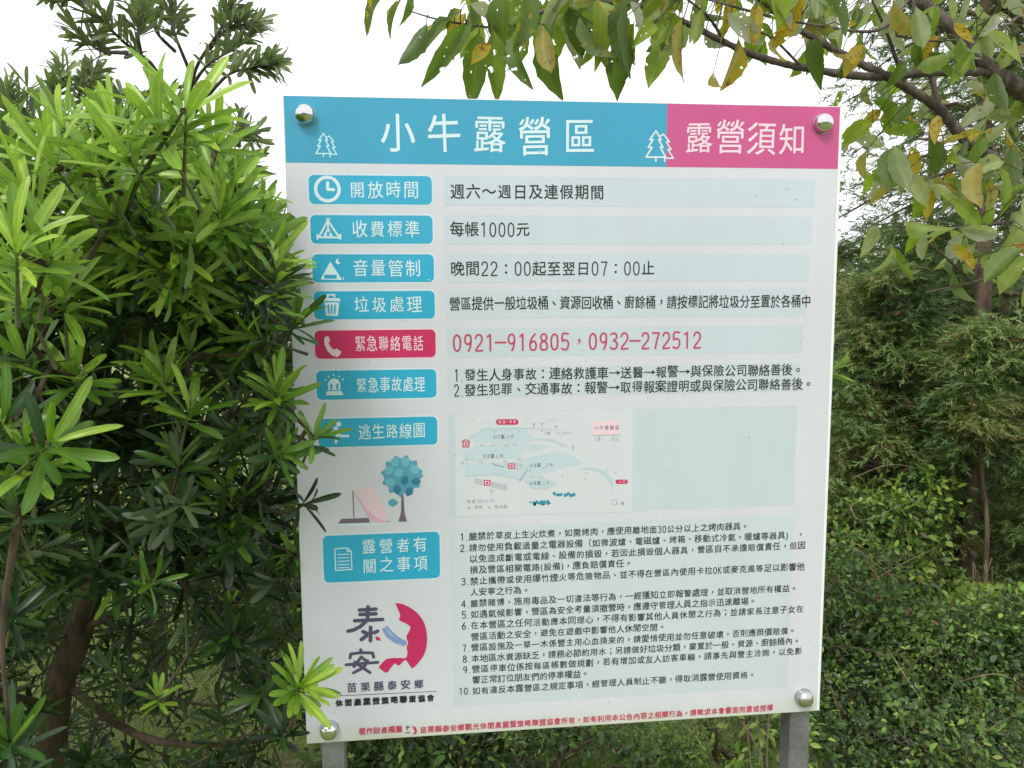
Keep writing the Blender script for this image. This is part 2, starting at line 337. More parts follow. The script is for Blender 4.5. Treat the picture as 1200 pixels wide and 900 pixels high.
def big_leaves(R, temps, mat, parent, limit=300, name='leaf', hide=None, maxD=9):
    """the leaves that show largest become parts of their own; returns the rest"""
    x, y, z = to_px(R[:, 0:3]+R[:, 3:6]/(np.linalg.norm(R[:, 3:6], axis=1)[:, None])*R[:, 9:10]*0.6)
    size = R[:, 9]*np.sqrt(R[:, 10])/np.maximum(z, .05)
    ok = (z > 0.1) & (x > 0) & (x < 1200) & (y > 0) & (y < 900) & (z < maxD)
    if hide is not None: ok &= ~hide(x, y, z)
    size = np.where(ok, size, 0); idx = np.argsort(-size)[:limit]; idx = idx[size[idx] > 0]
    cache = {}
    off = Vector(parent.location)
    for i in idx:
        r = R[i]; k = int(r[12]) % len(temps); tq = min(9, max(0, int(r[11]*10))); sq = min(4, int(r[13]*5)) if r[13] > 0 else 0
        key = (k, tq, sq)
        if key not in cache:
            V, U, F = temps[k]; c, s = np.cos(V[:, 3]), np.sin(V[:, 3])
            asp = r[10]/r[9]
            VV = np.column_stack([V[:, 0]*c*asp, V[:, 1], V[:, 2]+V[:, 0]*s*asp]); nv = len(V)
            me = quads(name, VV, F, {'tint': np.full(nv, tq/10+.05), 'seed': np.full(nv, (k*.37+tq*.11) % 1), 'sick': np.full(nv, sq/5.0)}, U)
            me.materials.append(mat); cache[key] = me
        X, Y, Z = frames(r[None, 3:6], r[None, 6:9])
        o = bpy.data.objects.new(name, cache[key]); COL.objects.link(o); o.parent = parent
        Mx = Matrix.Identity(4)
        for a in range(3): Mx[a][0] = X[0][a]*r[9]; Mx[a][1] = Y[0][a]*r[9]; Mx[a][2] = Z[0][a]*r[9]; Mx[a][3] = r[a]-off[a]
        o.matrix_local = Mx
    keep = np.ones(len(R), bool); keep[idx] = False
    return R[keep]
def unit(v): v = np.asarray(v, float); return v/(np.linalg.norm(v)+1e-9)
def rosette(L, tip, axis, n, ln, wd, tint, spread=(18, 85), jit=0.12, stem=0.35):
    """a whorl of strap leaves round a shoot tip, spiralling back along the shoot"""
    axis = unit(axis); ref = unit(np.cross(axis, [0.3, 0.2, 0.93])); b2 = np.cross(axis, ref)
    t = np.linspace(0, 1, n); ph = np.arange(n)*2.39996+rng.random()*6.28
    el = np.radians(spread[0]+(spread[1]-spread[0])*t**0.8+rng.normal(0, 7, n))
    rad = ref[None]*np.cos(ph)[:, None]+b2[None]*np.sin(ph)[:, None]
    D = axis[None]*np.cos(el)[:, None]+rad*np.sin(el)[:, None]+rng.normal(0, jit, (n, 3))*0.6
    Nn = axis[None]*np.sin(el)[:, None]-rad*np.cos(el)[:, None]+rng.normal(0, .25, (n, 3))
    P = tip[None]-axis[None]*(t*ln*stem)[:, None]
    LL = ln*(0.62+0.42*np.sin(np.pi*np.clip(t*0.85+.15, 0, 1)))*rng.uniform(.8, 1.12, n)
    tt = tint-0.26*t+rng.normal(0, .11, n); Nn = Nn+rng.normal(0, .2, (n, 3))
    L.add(P, D, Nn, LL, wd*rng.uniform(.85, 1.15, n), np.clip(tt, 0, 1), rng.integers(0, 5, n))
def grow(acc, nodes, tips, r0=0.0030, sides=5, maxseg=0.5, tintlen=None):
    """join every tip to the nearest wood with a bowed twig; returns each tip's shoot direction"""
    nodes = [np.asarray(n, float) for n in nodes]; dirs = [None]*len(tips)
    root = nodes[0]
    order = np.argsort([min(np.linalg.norm(t-n) for n in nodes) for t in tips])
    for i in order:
        t = tips[i]; A = np.array(nodes); d = np.linalg.norm(A-t, axis=1); b = A[np.argmin(d)]; dist = d.min()
        mid = (b+t)/2+np.array([0, 0, -0.10*dist])+rng.normal(0, .05*dist+1e-4, 3)
        P = smooth_path([b, mid, t], 6); rb = r0*(1+0.8*min(dist, 0.6)/0.3)
        V, F = tube(P, np.linspace(rb, r0*0.55, 6), sides); acc.add(V, F)
        nodes.append(P[2]); nodes.append(P[4])
        dirs[i] = unit(P[-1]-P[-2])
    return dirs

exec_order = []
# ================================================================== GROUND AND HILLS
def ground_mat():
    m, t, b = new_mat('grass ground'); L = t.links.new; tc = t.nodes.new('ShaderNodeTexCoord')
    n1 = N(t, 'ShaderNodeTexNoise', Scale=0.9, Detail=8.0, Roughness=0.65); L(tc.outputs['Object'], n1.inputs['Vector'])
    r = ramp(t, [(0.38, (0.21, 0.18, 0.115)), (0.50, (0.19, 0.24, 0.07)), (0.66, (0.24, 0.34, 0.08))]); L(n1.outputs['Fac'], r.inputs['Fac'])
    n2 = N(t, 'ShaderNodeTexNoise', Scale=45.0, Detail=5.0); L(tc.outputs['Object'], n2.inputs['Vector'])
    r2 = ramp(t, [(0.3, (0.55, 0.55, 0.5)), (0.7, (1.2, 1.2, 1.1))]); L(n2.outputs['Fac'], r2.inputs['Fac'])
    mu = N(t, 'ShaderNodeMix', data_type='RGBA', blend_type='MULTIPLY'); mu.inputs['Factor'].default_value = 1; L(r.outputs['Color'], mu.inputs['A']); L(r2.outputs['Color'], mu.inputs['B'])
    L(mu.outputs['Result'], b.inputs['Base Color']); b.inputs['Roughness'].default_value = 0.95
    bp = N(t, 'ShaderNodeBump', Strength=0.8, Distance=0.02); L(n2.outputs['Fac'], bp.inputs['Height']); L(bp.outputs['Normal'], b.inputs['Normal'])
    return m
M_GROUND = ground_mat()
def gz(x, y):
    d = np.hypot(x-0.2, y+1.2)
    return 0.03*np.sin(x*1.3+.5)*np.cos(y*1.1)*np.clip((d-1.5)/3, 0, 1)+0.25*np.sin(x*.11+1)*np.sin(y*.09)*np.clip((d-8)/10, 0, 1)
g = np.concatenate([-np.geomspace(900, 12, 22), np.linspace(-11.5, 11.5, 70), np.geomspace(12, 900, 22)])
GX, GY = np.meshgrid(g, g); nn = len(g)
GV = np.column_stack([GX.ravel(), GY.ravel(), gz(GX, GY).ravel()])
ii = (np.arange(nn-1)[:, None]*nn+np.arange(nn-1)[None]).ravel()
link('ground', quads('ground', GV, np.column_stack([ii, ii+1, ii+nn+1, ii+nn])), M_GROUND, kind='structure')
# low wooded hills in the distance
def hill_mat():
    m, t, b = new_mat('wooded hill'); L = t.links.new; tc = t.nodes.new('ShaderNodeTexCoord')
    n1 = N(t, 'ShaderNodeTexNoise', Scale=0.35, Detail=8.0, Roughness=0.7); L(tc.outputs['Object'], n1.inputs['Vector'])
    r = ramp(t, [(0.35, (0.04, 0.07, 0.03)), (0.65, (0.12, 0.18, 0.06))]); L(n1.outputs['Fac'], r.inputs['Fac']); L(r.outputs['Color'], b.inputs['Base Color'])
    b.inputs['Roughness'].default_value = 0.95; return m
az = np.radians(np.linspace(-180, 180, 181)); V = []; F = []
for i, a in enumerate(az):
    h = 2.2+1.6*math.sin(3*a+1)+1.1*math.sin(7*a+2)+0.35*math.sin(31*a)+0.2*math.sin(67*a)
    for k, (d, z) in enumerate(((70, -1), (78, h*.55), (90, h), (110, h*.9), (130, -1))):
        V.append((math.sin(a)*d, math.cos(a)*d, z+(0.25*math.sin(53*a+k*2) if k in (1, 2, 3) else 0)))
for i in range(180):
    for k in range(4): F.append((i*5+k, (i+1)*5+k, (i+1)*5+k+1, i*5+k+1))
link('hills', quads('hills', V, F), hill_mat(), kind='structure')

# grass blades round the sign and on the left clearing
def grass(n, cx, cy, R, h):
    a = rng.random(n)*2*np.pi; d = R*np.sqrt(rng.random(n)); x = cx+d*np.cos(a); y = cy+d*np.sin(a)
    P = np.column_stack([x, y, gz(x, y)]); D = rng.normal(0, .35, (n, 3)); D[:, 2] = 1
    Nn = rng.normal(0, 1, (n, 3)); Nn[:, 2] = .1
    L = Leaves(); L.add(P, D, Nn, h*rng.uniform(.5, 1.3, n), 0.0045+0.003*rng.random(n), np.clip(rng.normal(.82, .1, n), 0, .93), 0)
    return L.rows()
R_ = np.vstack([grass(16000, -1.2, 2.2, 3.2, .07), grass(9000, 1.0, 1.6, 2.2, .09), grass(12000, -2.5, 6, 5, .10)])
link('grass', leaf_mesh('grass', R_, [leaf_template('small', .35, .3)], False), M_SMALL, kind='stuff')

# ================================================================== THE SIGN
sign = thing('information_sign', 'white campsite notice board with blue and pink header on two grey steel posts', 'sign', (0.45, 0.02, 0))
M_PANEL = panel_mat()
acc = Acc(); box(acc, (0.45, 0.006, SZ+0.5247), (0.9, 0.012, 1.0494))
panel = link('panel', acc.mesh('panel', False), M_PANEL, sign); bevel(panel, 0.0012)
LAYER = {}
def print_mesh(name, polys, mat, lay, kind=None, parent=None):
    """flat print: list of (verts2d list[(x,z)], faces) laid on the panel; lay counts print layers"""
    Vv, Ff, n = [], [], 0
    for q_, (V2, F2) in enumerate(polys):
        for v_ in V2: Vv.append((v_[0], -0.00016*lay-0.000012*(q_ % 10)-(v_[2] if len(v_) > 2 else 0), v_[1]))
        for f in F2: Ff.append(tuple(i+n for i in f))
        n += len(V2)
    me = bpy.data.meshes.new(name); me.from_pydata(Vv, [], Ff); me.update()
    o = link(name, me, mat, parent or panel)
    if kind: o['kind'] = kind
    return o
def S(p): return on_sign(*p)
def poly(pts, px=True):
    V = [S(p) if px else p for p in pts]
    a = sum(V[i][0]*V[(i+1) % len(V)][1]-V[(i+1) % len(V)][0]*V[i][1] for i in range(len(V)))
    if a < 0: V = V[::-1]
    from mathutils.geometry import tessellate_polygon
    T = tessellate_polygon([[Vector((x, z, 0)) for x, z in V]])
    F = []
    for t in T:
        (ax, ay), (bx, by), (cx, cy) = V[t[0]], V[t[1]], V[t[2]]
        F.append(tuple(t) if (bx-ax)*(cy-ay)-(cx-ax)*(by-ay) > 0 else tuple(t[::-1]))
    return V, F
def stroke(pts, wpx, capped=True):
    """thick line through photograph positions"""
    P = [np.array(S(p)) for p in pts]; k = wpx*CAM_K/2; outp = []
    V = []; F = []; j = 0
    for a, b in zip(P[:-1], P[1:]):
        d = unit(b-a); n = np.array([-d[1], d[0]]); i = len(V); j += 1; e_ = (2e-6*(j % 5),)
        V += [tuple(q)+e_ for q in (a-n*k, b-n*k, b+n*k, a+n*k)]; F.append((i, i+1, i+2, i+3))
    for q in (P if capped else P[1:-1]):
        j += 1; i = len(V); V += [(q[0]+k*math.cos(t*math.pi/5), q[1]+k*math.sin(t*math.pi/5), 1e-5+2e-6*(j % 5)) for t in range(10)]; F.append(tuple(range(i, i+10)))
    return V, F
def disc(p, rpx, n=24, inner=0):
    c = S(p); R = rpx*CAM_K; V = [(c[0]+R*math.cos(2*math.pi*i/n), c[1]+R*math.sin(2*math.pi*i/n)) for i in range(n)]
    if not inner: return V, [tuple(range(n))]
    r = inner*CAM_K; V += [(c[0]+r*math.cos(2*math.pi*i/n), c[1]+r*math.sin(2*math.pi*i/n)) for i in range(n)]
    return V, [(i, (i+1) % n, n+(i+1) % n, n+i) for i in range(n)]
CAM_K = 0.9/632.0                                   # metres on the sign per photograph pixel (middle of the sign)
def rrect(x0, z0, x1, z1, r):
    V = []
    for cx, cz, a0 in ((x1-r, z1-r, 0), (x0+r, z1-r, 90), (x0+r, z0+r, 180), (x1-r, z0+r, 270)):
        for k in range(7): a = math.radians(a0+k*15); V.append((cx+r*math.cos(a), cz+r*math.sin(a)))
    return V, [tuple(range(len(V)))]
B_TAB = srgb(38, 164, 202, .97); B_HEAD = srgb(44, 160, 198, .88); PINK = srgb(210, 78, 142, .84); MAG = srgb(200, 34, 98, .92)
M_HEAD = flat_mat('blue header print', B_HEAD, .42, coat=.35); M_HPINK = flat_mat('pink header print', PINK, .42, coat=.35)
M_TAB = flat_mat('blue tab print', B_TAB, .42, coat=.3); M_MAG = flat_mat('magenta print', MAG, .42, coat=.3)
M_HALO = flat_mat('pale halo print', (.60, .70, .76), .42, coat=.3); M_ROW = flat_mat('pale blue row print', (.515, .585, .65), .42, coat=.35, var=.015)
M_ROW2 = flat_mat('pale blue text field print', (.535, .595, .66), .42, coat=.35, var=.02)
M_MARGIN = flat_mat('white panel edge', (.80, .80, .82), .4)
M_WHITE = flat_mat('white lettering ink', (.60, .76, .82), .42, coat=.3); M_WPINK = flat_mat('pale pink lettering ink', (.82, .60, .70), .42, coat=.3)
M_BLACK = flat_mat('black lettering ink', (.010, .010, .013), .6); M_GREY = flat_mat('grey map ink', (.33, .35, .38), .45)
M_RED = flat_mat('crimson lettering ink', (.50, .045, .12), .45, coat=.2); M_NAVY = flat_mat('slate logo ink', (.075, .065, .13), .45)
M_SKYB = flat_mat('pale blue river print', (.20, .30, .55), .45)
M_MAPW = flat_mat('map sheet print', (.60, .625, .675), .42, coat=.3, var=.01); M_MAPB = flat_mat('map water blue', (.47, .575, .65), .42, coat=.3, var=.02)
M_MAPB2 = flat_mat('map terrace blue', (.50, .595, .665), .42, coat=.3, var=.02); M_TEAL = flat_mat('teal print', (.03, .25, .36), .45)
M_TREEB = flat_mat('tree print blue', (.09, .33, .45), .45); M_TREEL = flat_mat('tree print pale blue', (.14, .45, .56), .45); M_TREED = flat_mat('tree print dark blue', (.03, .18, .30), .45)
M_TPINK = flat_mat('pale pink tent print', (.74, .56, .62), .45); M_TPINK2 = flat_mat('rose tent print', (.72, .42, .52), .45); M_MAUVE = flat_mat('mauve print', (.16, .12, .17), .45)
M_BRDR = flat_mat('blue grey line print', (.45, .75, .86), .42)

W_, H_ = 0.9, 1.0494
xs, zh = S((781, 190)); zh = S((335, 190.5))[1]
e = 0.0016
print_mesh('header_band', [poly([(e, zh), (xs, zh), (xs, SZ+H_-e), (e, SZ+H_-e)], False)], M_HEAD, 1)
print_mesh('header_band', [poly([(xs, zh), (W_-0.006, zh), (W_-0.006, SZ+H_-e), (xs, SZ+H_-e)], False)], M_HPINK, 1)['label'] = 'pink right part of the header band'
print_mesh('panel_margin', [poly([(W_-0.0055, SZ+.002), (W_-.0014, SZ+.002), (W_-.0014, SZ+H_-.0015), (W_-0.0055, SZ+H_-.0015)], False)], M_MARGIN, 1)
tabs = [(362, 506, 205, 239), (364, 507, 252, 285.5), (366, 508.5, 298, 331), (368, 509.5, 341.5, 374.5), (369, 510.5, 387.5, 420.5), (371, 511.5, 434.7, 468.6), (373, 512.5, 491, 524.3), (379, 515.5, 628, 683)]
XT0 = S((362, 222))[0]; XT1 = S((506.5, 222))[0]
xr0 = S((521, 222))[0]; xr1 = S((955, 226))[0]; xr1b = S((946, 640))[0]
for i, (x0, x1, y0, y1) in enumerate(tabs):
    a = S((x0, y0)); b = S((x0, y1)); c = S((x1, (y0+y1)/2))
    x0m, x1m = (a[0]+b[0])/2, c[0]
    print_mesh('tab_halo', [rrect(x0m-.0025, b[1]-.0025, x1m+.0025, a[1]+.0025, .010)], M_HALO if i != 4 else M_TPINK, 1)
    print_mesh('heading_tab', [rrect(x0m, b[1], x1m, a[1], .008)], M_MAG if i == 4 else M_TAB, 2)
    if i < 6: print_mesh('row_field', [poly([(xr0, b[1]-.001), (xr1-.003*i, b[1]-.001), (xr1-.003*i, a[1]+.001), (xr0, a[1]+.001)], False)], M_ROW, 1)
za = S((530, 484))[1]; zb = S((530, 606))[1]; zc = S((535, 618))[1]; zd = S((540, 828))[1]
print_mesh('row_field', [poly([(xr0, zb), (xr1-.018, zb), (xr1-.018, za), (xr0, za)], False)], M_ROW, 1)
print_mesh('row_field', [poly([(xr0+.002, zd), (xr1-.018, zd), (xr1-.018, zc), (xr0+.002, zc)], False)], M_ROW2, 1)

# ---- lettering: every glyph from the built-in font, laid out by hand
GC = {}
def glyph(ch, off=0.0):
    key = (ch, off)
    if key in GC: return GC[key]
    cu = bpy.data.curves.new('glyph', 'FONT'); cu.body = ch; cu.size = 1.0; cu.resolution_u = 3; cu.offset = off; cu.fill_mode = 'FRONT'
    o = bpy.data.objects.new('glyph', cu); COL.objects.link(o); bpy.context.view_layer.update()
    me = bpy.data.meshes.new_from_object(o.evaluated_get(bpy.context.evaluated_depsgraph_get()))
    V = [(v.co.x, v.co.y) for v in me.vertices]; F = []
    for p in me.polygons:
        F.append(tuple(p.vertices) if p.normal.z > 0 else tuple(p.vertices)[::-1])
    bpy.data.objects.remove(o); bpy.data.meshes.remove(me); bpy.data.curves.remove(cu)
    GC[key] = (np.array(V) if V else np.zeros((0, 2)), F); return GC[key]
REF = glyph('國')[0]; EM_H = REF[:, 1].max()-REF[:, 1].min(); EM_C = (REF[:, 1].max()+REF[:, 1].min())/2; EM_XC = (REF[:, 0].max()+REF[:, 0].min())/2
DG = glyph('0')[0]; DG_H = DG[:, 1].max()-DG[:, 1].min(); DG_C = (DG[:, 1].max()+DG[:, 1].min())/2
DIGITS = {'0': [[(.5, 1), (.2, .85), (.12, .5), (.2, .15), (.5, 0), (.8, .15), (.88, .5), (.8, .85), (.5, 1)]], '1': [[(.22, .86), (.55, 1), (.55, 0)]],
          '2': [[(.12, .78), (.25, .95), (.5, 1), (.78, .92), (.86, .72), (.75, .5), (.12, .02), (.9, .02)]], '3': [[(.12, .92), (.45, 1), (.78, .9), (.8, .68), (.45, .54), (.8, .42), (.88, .22), (.7, .04), (.4, 0), (.1, .1)]],
          '4': [[(.7, 0), (.7, 1), (.08, .3), (.95, .3)]], '5': [[(.85, 1), (.22, 1), (.16, .55), (.5, .62), (.82, .5), (.88, .28), (.72, .05), (.4, 0), (.1, .08)]],
          '6': [[(.75, 1), (.35, .75), (.14, .35), (.25, .06), (.5, 0), (.78, .08), (.86, .3), (.75, .5), (.5, .56), (.2, .42)]], '7': [[(.1, .98), (.88, .98), (.62, .5), (.45, 0)]],
          '8': [[(.5, .55), (.2, .68), (.22, .92), (.5, 1), (.78, .92), (.8, .68), (.5, .55), (.14, .4), (.14, .1), (.5, 0), (.86, .1), (.86, .4), (.5, .55)]],
          '9': [[(.85, .6), (.6, .42), (.3, .45), (.14, .68), (.25, .92), (.5, 1), (.78, .92), (.85, .6), (.75, .25), (.55, 0)]], '-': [[(-.1, .5), (1.1, .5)]], '.': [[(.5, .02), (.52, .02)]],
          'O': [[(.5, 1), (.2, .85), (.12, .5), (.2, .15), (.5, 0), (.8, .15), (.88, .5), (.8, .85), (.5, 1)]], 'K': [[(.15, 1), (.15, 0)], [(.85, 1), (.15, .45)], [(.35, .6), (.88, 0)]],
          '→': [[(-.05, .5), (1.05, .5)], [(.78, .66), (1.05, .5), (.78, .34)]]}
JR = random.Random(5)
def pen(P, k):
    """one rounded stroke as separate flat pieces"""
    o_ = []
    for a, b in zip(P[:-1], P[1:]):
        a, b = np.array(a), np.array(b); d = unit(b-a); n = np.array([-d[1], d[0]])
        V = [tuple(a-n*k), tuple(b-n*k)]+[tuple(b+k*(math.cos(t)*d+math.sin(t)*n)) for t in (-.9, -.3, .3, .9)]+[tuple(b+n*k), tuple(a+n*k)]+[tuple(a-k*(math.cos(t)*d-math.sin(t)*n)) for t in (.9, .3, -.3, -.9)]
        o_.append((V, [tuple(range(len(V)))]))
    return o_
def lettering(s, x0, x1, yc, hpx, mat, bold=0.0, lay=3, name='lettering', narrow=.56, gw=.90, pw=.085):
    """s between photograph columns x0..x1, row yc at its left end, glyphs hpx high"""
    a = S((x0, yc)); b = S((x1, yc)); zc = a[1]; xa, xb = a[0], b[0]
    h = hpx*CAM_K; sc = h/EM_H
    adv = [1.0 if ord(c) > 0x2000 else (0.36 if c in '.() ' else narrow) for c in s]
    pitch = (xb-xa)/(sum(adv)-0.08); Vv = []; x = xa-0.04*pitch
    glyph_w = gw*min(1.0, pitch/(h*1.02)); r = bold*h
    reps = [(0, 0)] if r == 0 else [(r, r), (-r, r), (r, -r), (-r, -r)]
    for c, ad in zip(s, adv):
        cell = ad*pitch
        if c in DIGITS:
            wd = min(cell*.80, h*.62); dh = h*(.94 if hpx > 12 else .84)
            if c == '→': wd = cell*.8
            for st in DIGITS[c]:
                P = [(x+cell/2+(u-.5)*wd, zc+(v-.5)*dh*(1 if c != '→' else .8)) for u, v in st]
                if len(P) > 5 and c not in '→':
                    Q = smooth_path([(p[0], p[1], 0) for p in P], len(P)*2+1); P = [(q[0], q[1]) for q in Q]
                Vv += pen(P, h*pw*.5)
        elif c not in ' \u3000':
            V, F = glyph(c)
            if len(V):
                if ord(c) > 0x2000:
                    gx = (V[:, 0]-EM_XC); gy = V[:, 1]-EM_C
                    if c in '。，、；：': gx = V[:, 0]-(V[:, 0].max()+V[:, 0].min())/2; gy = V[:, 1]-(V[:, 1].max()+V[:, 1].min())/2
                else: gx = V[:, 0]-(V[:, 0].max()+V[:, 0].min())/2; gy = V[:, 1]-DG_C
                jr, js, jz = JR.uniform(-.03, .03), JR.uniform(.93, 1.04), JR.uniform(-.03, .03)*h   # hand-drawn unevenness
                gx, gy = (gx*1.0-gy*jr)*js, (gy+gx*(jr+.02))*js
                for dx, dz in reps: Vv.append(([(x+cell/2+a_*sc*glyph_w+dx, zc+b_*sc*.95+dz+jz) for a_, b_ in zip(gx, gy)], F))
        x += ad*pitch
    return print_mesh(name, Vv, mat, lay)
T = lettering
T('小牛露營區', 441, 703, 157, 40, M_WHITE, .006, name='title_lettering', gw=.84)
T('露營須知', 802, 945, 161, 36, M_WPINK, .005, name='title_lettering', gw=.86)
for s, x0, x1, yc, h in [('開放時間', 409, 491.5, 222.5, 18), ('收費標準', 412, 492.5, 268.5, 18), ('音量管制', 413, 493.5, 314.5, 18), ('垃圾處理', 414, 495, 357.5, 18),
                         ('緊急聯絡電話', 416, 496.5, 403.5, 17.5), ('緊急事故處理', 417.5, 498, 451.5, 17), ('逃生路線圖', 420, 498.5, 506.5, 17), ('露營者有', 423, 501.5, 641, 17.5), ('關之事項', 424, 502, 663.5, 17.5)]:
    T(s, x0, x1, yc, h, M_WPINK if s == '緊急聯絡電話' else M_WHITE, .003, name='tab_lettering', gw=.84)
T('週六～週日及連假期間', 527.5, 708, 224.5, 16, M_BLACK, .007); T('每帳1000元', 527.5, 620.5, 269, 16, M_BLACK, .007, narrow=.62)
T('晚間22：00起至翌日07：00止', 528, 767, 315, 16, M_BLACK, .007, narrow=.62)
T('營區提供一般垃圾桶、資源回收桶、廚餘桶，請按標記將垃圾分至置於各桶中', 527, 950, 356, 15, M_BLACK, .007)
T('0921-916805，0932-272512', 530, 822, 402, 19.5, M_RED, name='telephone_lettering', narrow=.62, pw=.105)
T('1.發生人身事故：連絡救護車→送醫→報警→與保險公司聯絡善後。', 532, 941, 440, 14, M_BLACK, .007, narrow=.5)
T('2.發生犯罪、交通事故：報警→取得報案證明或與保險公司聯絡善後。', 532, 953, 457.5, 14, M_BLACK, .007, narrow=.5)
body = [('1.', '嚴禁於草皮上生火炊煮，如需烤肉，應使用離地面30公分以上之烤肉器具。', 549.5, 877, 629),
        ('2.', '請勿使用負載過量之電器設備（如微波爐、電磁爐、烤箱、移動式冷氣、暖爐等器具)　，', 549.5, 942, 642.2),
        ('', '以免造成斷電或電線、設備的損毀，若因此損毀個人器具，營區自不承擔賠償責任，但因', 550, 943, 655.4),
        ('', '損及營區相關電路(設備)，應負賠償責任。', 550.5, 741, 668.2),
        ('3.', '禁止攜帶或使用爆竹煙火等危險物品、並不得在營區內使用卡拉OK或麥克風等足以影響他', 551, 942, 681.3),
        ('', '人安寧之行為。', 551, 621, 694.2),
        ('4.', '嚴禁賭博、施用毒品及一切違法等行為，一經獲知立即報警處理，並取消營地所有權益。', 551, 934, 707.4),
        ('5.', '如遇氣候影響，營區為安全考量須撤營時，應遵守管理人員之指示迅速離場。', 551.5, 886, 720.3),
        ('6.', '在本營區之任何活動應本同理心，不得有影響其他人員休憩之行為；並請家長注意子女在', 551.5, 941, 733.2),
        ('', '營區活動之安全，避免在遊戲中影響他人休閒空間。', 552, 780, 746.2),
        ('7.', '營區設施及一草一木係營主用心血換來的，請愛惜使用並勿任意破壞，否則應照價賠償。', 552, 932, 759.2),
        ('8.', '本地區水資源缺乏，請務必節約用水；另請做好垃圾分類，棄置於一般、資源、廚餘桶內。', 552.5, 937, 772),
        ('9.', '營區停車位係按每區帳數做規劃，若有增加或友人訪客車輛，請事先與營主洽詢，以免影', 553, 939, 784.6),
        ('', '響正常訂位朋友們的停車權益。', 553.5, 690, 797.2),
        ('10.', '如有違反本露營區之規定事項，經管理人員制止不聽，得取消露營使用資格。', 553.5, 885, 810)]
for num, s, x0, x1, yc in body:
    T(s, x0, x1, yc-.1, 9.6, M_BLACK, .008, name='rule_lettering', gw=.93, pw=.10)
    if num: T(num, x0-(10.5 if len(num) == 2 else 16), x0-1.5, yc+.3, 9.6, M_BLACK, name='rule_number', narrow=.6, pw=.11)
T('著作財產權屬', 420.5, 471.5, 857.5, 8.6, M_RED, .02, name='footer_lettering'); T('苗栗縣泰安鄉觀光休閒產業暨策略聯盟協會所有，如有利用本公告內容之相關行為，請徵求本會書面同意或授權', 492, 905, 855.6, 8.4, M_RED, .02, name='footer_lettering')
T('苗栗縣泰安鄉', 405, 498, 806.5, 11.5, M_NAVY, .02); T('休閒產業暨策略聯盟協會', 392.5, 509.5, 824.5, 8.4, M_BLACK, .05)

# ---- pictograms
def pic(name, polys, mat, lay=3):
    if name in ('map_area', 'map_tag') or 'hut' in name: return [print_mesh(name, [p], mat, lay+.1*i) for i, p in enumerate(polys)][0]
    return print_mesh(name, polys, mat, lay, 'stuff' if name in ('map_marks', 'map_trees', 'map_paving', 'map_clouds') else None)
def pines(ox, oy, k, mat):
    f = lambda pts: [(ox+x*k, oy+y*k) for x, y in pts]
    a = [(0, 0), (-5.5, 8), (-2.5, 8), (-7, 15), (-3.5, 15), (-9, 24), (9, 24), (4, 15), (6.5, 15), (2.5, 8), (5, 8), (0, 0)]
    b = [(4.5, 4.5), (7, 3), (12.5, 10), (9.5, 10), (14, 17), (11, 17), (16, 25), (9, 25)]
    pic('pine_pictogram', [stroke(f(a), 1.5*k), stroke(f(b), 1.3*k), stroke(f([(0, 24), (0, 27.5)]), 1.5*k), stroke(f([(8, 25), (8, 28)]), 1.4*k)], mat)
pines(379, 156.5, .98, M_BRDR); pines(768.5, 153.5, 1.28, M_HALO)
pic('clock_pictogram', [disc((383.7, 221.7), 14.4, 32, 10.8), stroke([(384, 214), (384, 222), (391, 222.3)], 3.2)], M_WHITE)
pic('tent_pictogram', [stroke([(384, 259), (373.5, 278), (398, 278.5), (384.5, 259)], 2), stroke([(385, 258), (383, 256.5)], 1.6), stroke([(384, 258), (386.5, 256.5)], 1.6), stroke([(384.5, 262), (384.5, 270)], 1.6),
                       stroke([(382, 278), (382, 272), (384.5, 269.5), (387, 272), (387, 278)], 1.8), stroke([(379, 278), (384.5, 267), (390, 278)], 1.2), stroke([(372, 275), (372, 280)], 2), stroke([(399, 275), (399, 280)], 2)], M_WHITE)
pic('night_tent_pictogram', [poly([(387, 306.5), (376, 326.5), (380, 326.5), (380, 322), (394.5, 322), (394.5, 326.8), (400.5, 327)]), poly([(397, 302), (393.7, 304.5), (393.2, 308), (396, 309.8), (399.5, 308), (396.8, 307), (396, 304.5)]),
                             stroke([(377, 327), (400, 327.5)], 1.2), stroke([(402.5, 325), (402.5, 327.5)], 1)], M_WHITE)
pic('waste_bin_pictogram', [stroke([(384, 348), (384, 345.5), (392, 345.5), (392, 348)], 1.8), poly([(379.5, 349), (398, 349.5), (399.5, 353), (378, 352.5)]),
                            poly([(380, 354), (397.5, 354.5), (396, 370.3), (382, 370)])], M_WHITE)
pic('waste_bin_pictogram', [stroke([(384.8, 357.5), (385.6, 367)], 1.7), stroke([(388.8, 357.5), (388.9, 367)], 1.7), stroke([(392.9, 357.7), (392.2, 367)], 1.7)], M_TAB, 4)
pic('telephone_pictogram', [poly([(380, 395.5), (384.5, 393.5), (387, 399.5), (384.8, 402), (387.5, 406.5), (391.5, 410), (394.5, 408.3), (400, 412), (398.5, 416), (395, 418.5), (389, 416.5), (383.5, 411), (380.3, 403.5)])], M_WPINK)
pic('siren_pictogram', [poly([(384.5, 457), (384.5, 449), (387, 444.8), (391.5, 443.3), (396, 444.8), (398.8, 449), (399, 457)]), poly([(383.5, 458.2), (400, 458), (402.8, 463), (381.8, 463.2)])] +
    [stroke(p, 1.3) for p in ([(391, 439), (391.1, 440.3)], [(384.5, 441), (385.5, 442.3)], [(397.8, 440.5), (397, 441.8)], [(380.5, 444.5), (382, 445.5)], [(402.5, 444), (401, 445)])], M_WHITE)
pic('siren_pictogram', [poly([(387, 448.5), (389.8, 451), (389.8, 455), (387, 457)]), poly([(396.6, 448.5), (393.8, 451), (393.8, 455), (396.6, 457)])], M_TAB, 4)
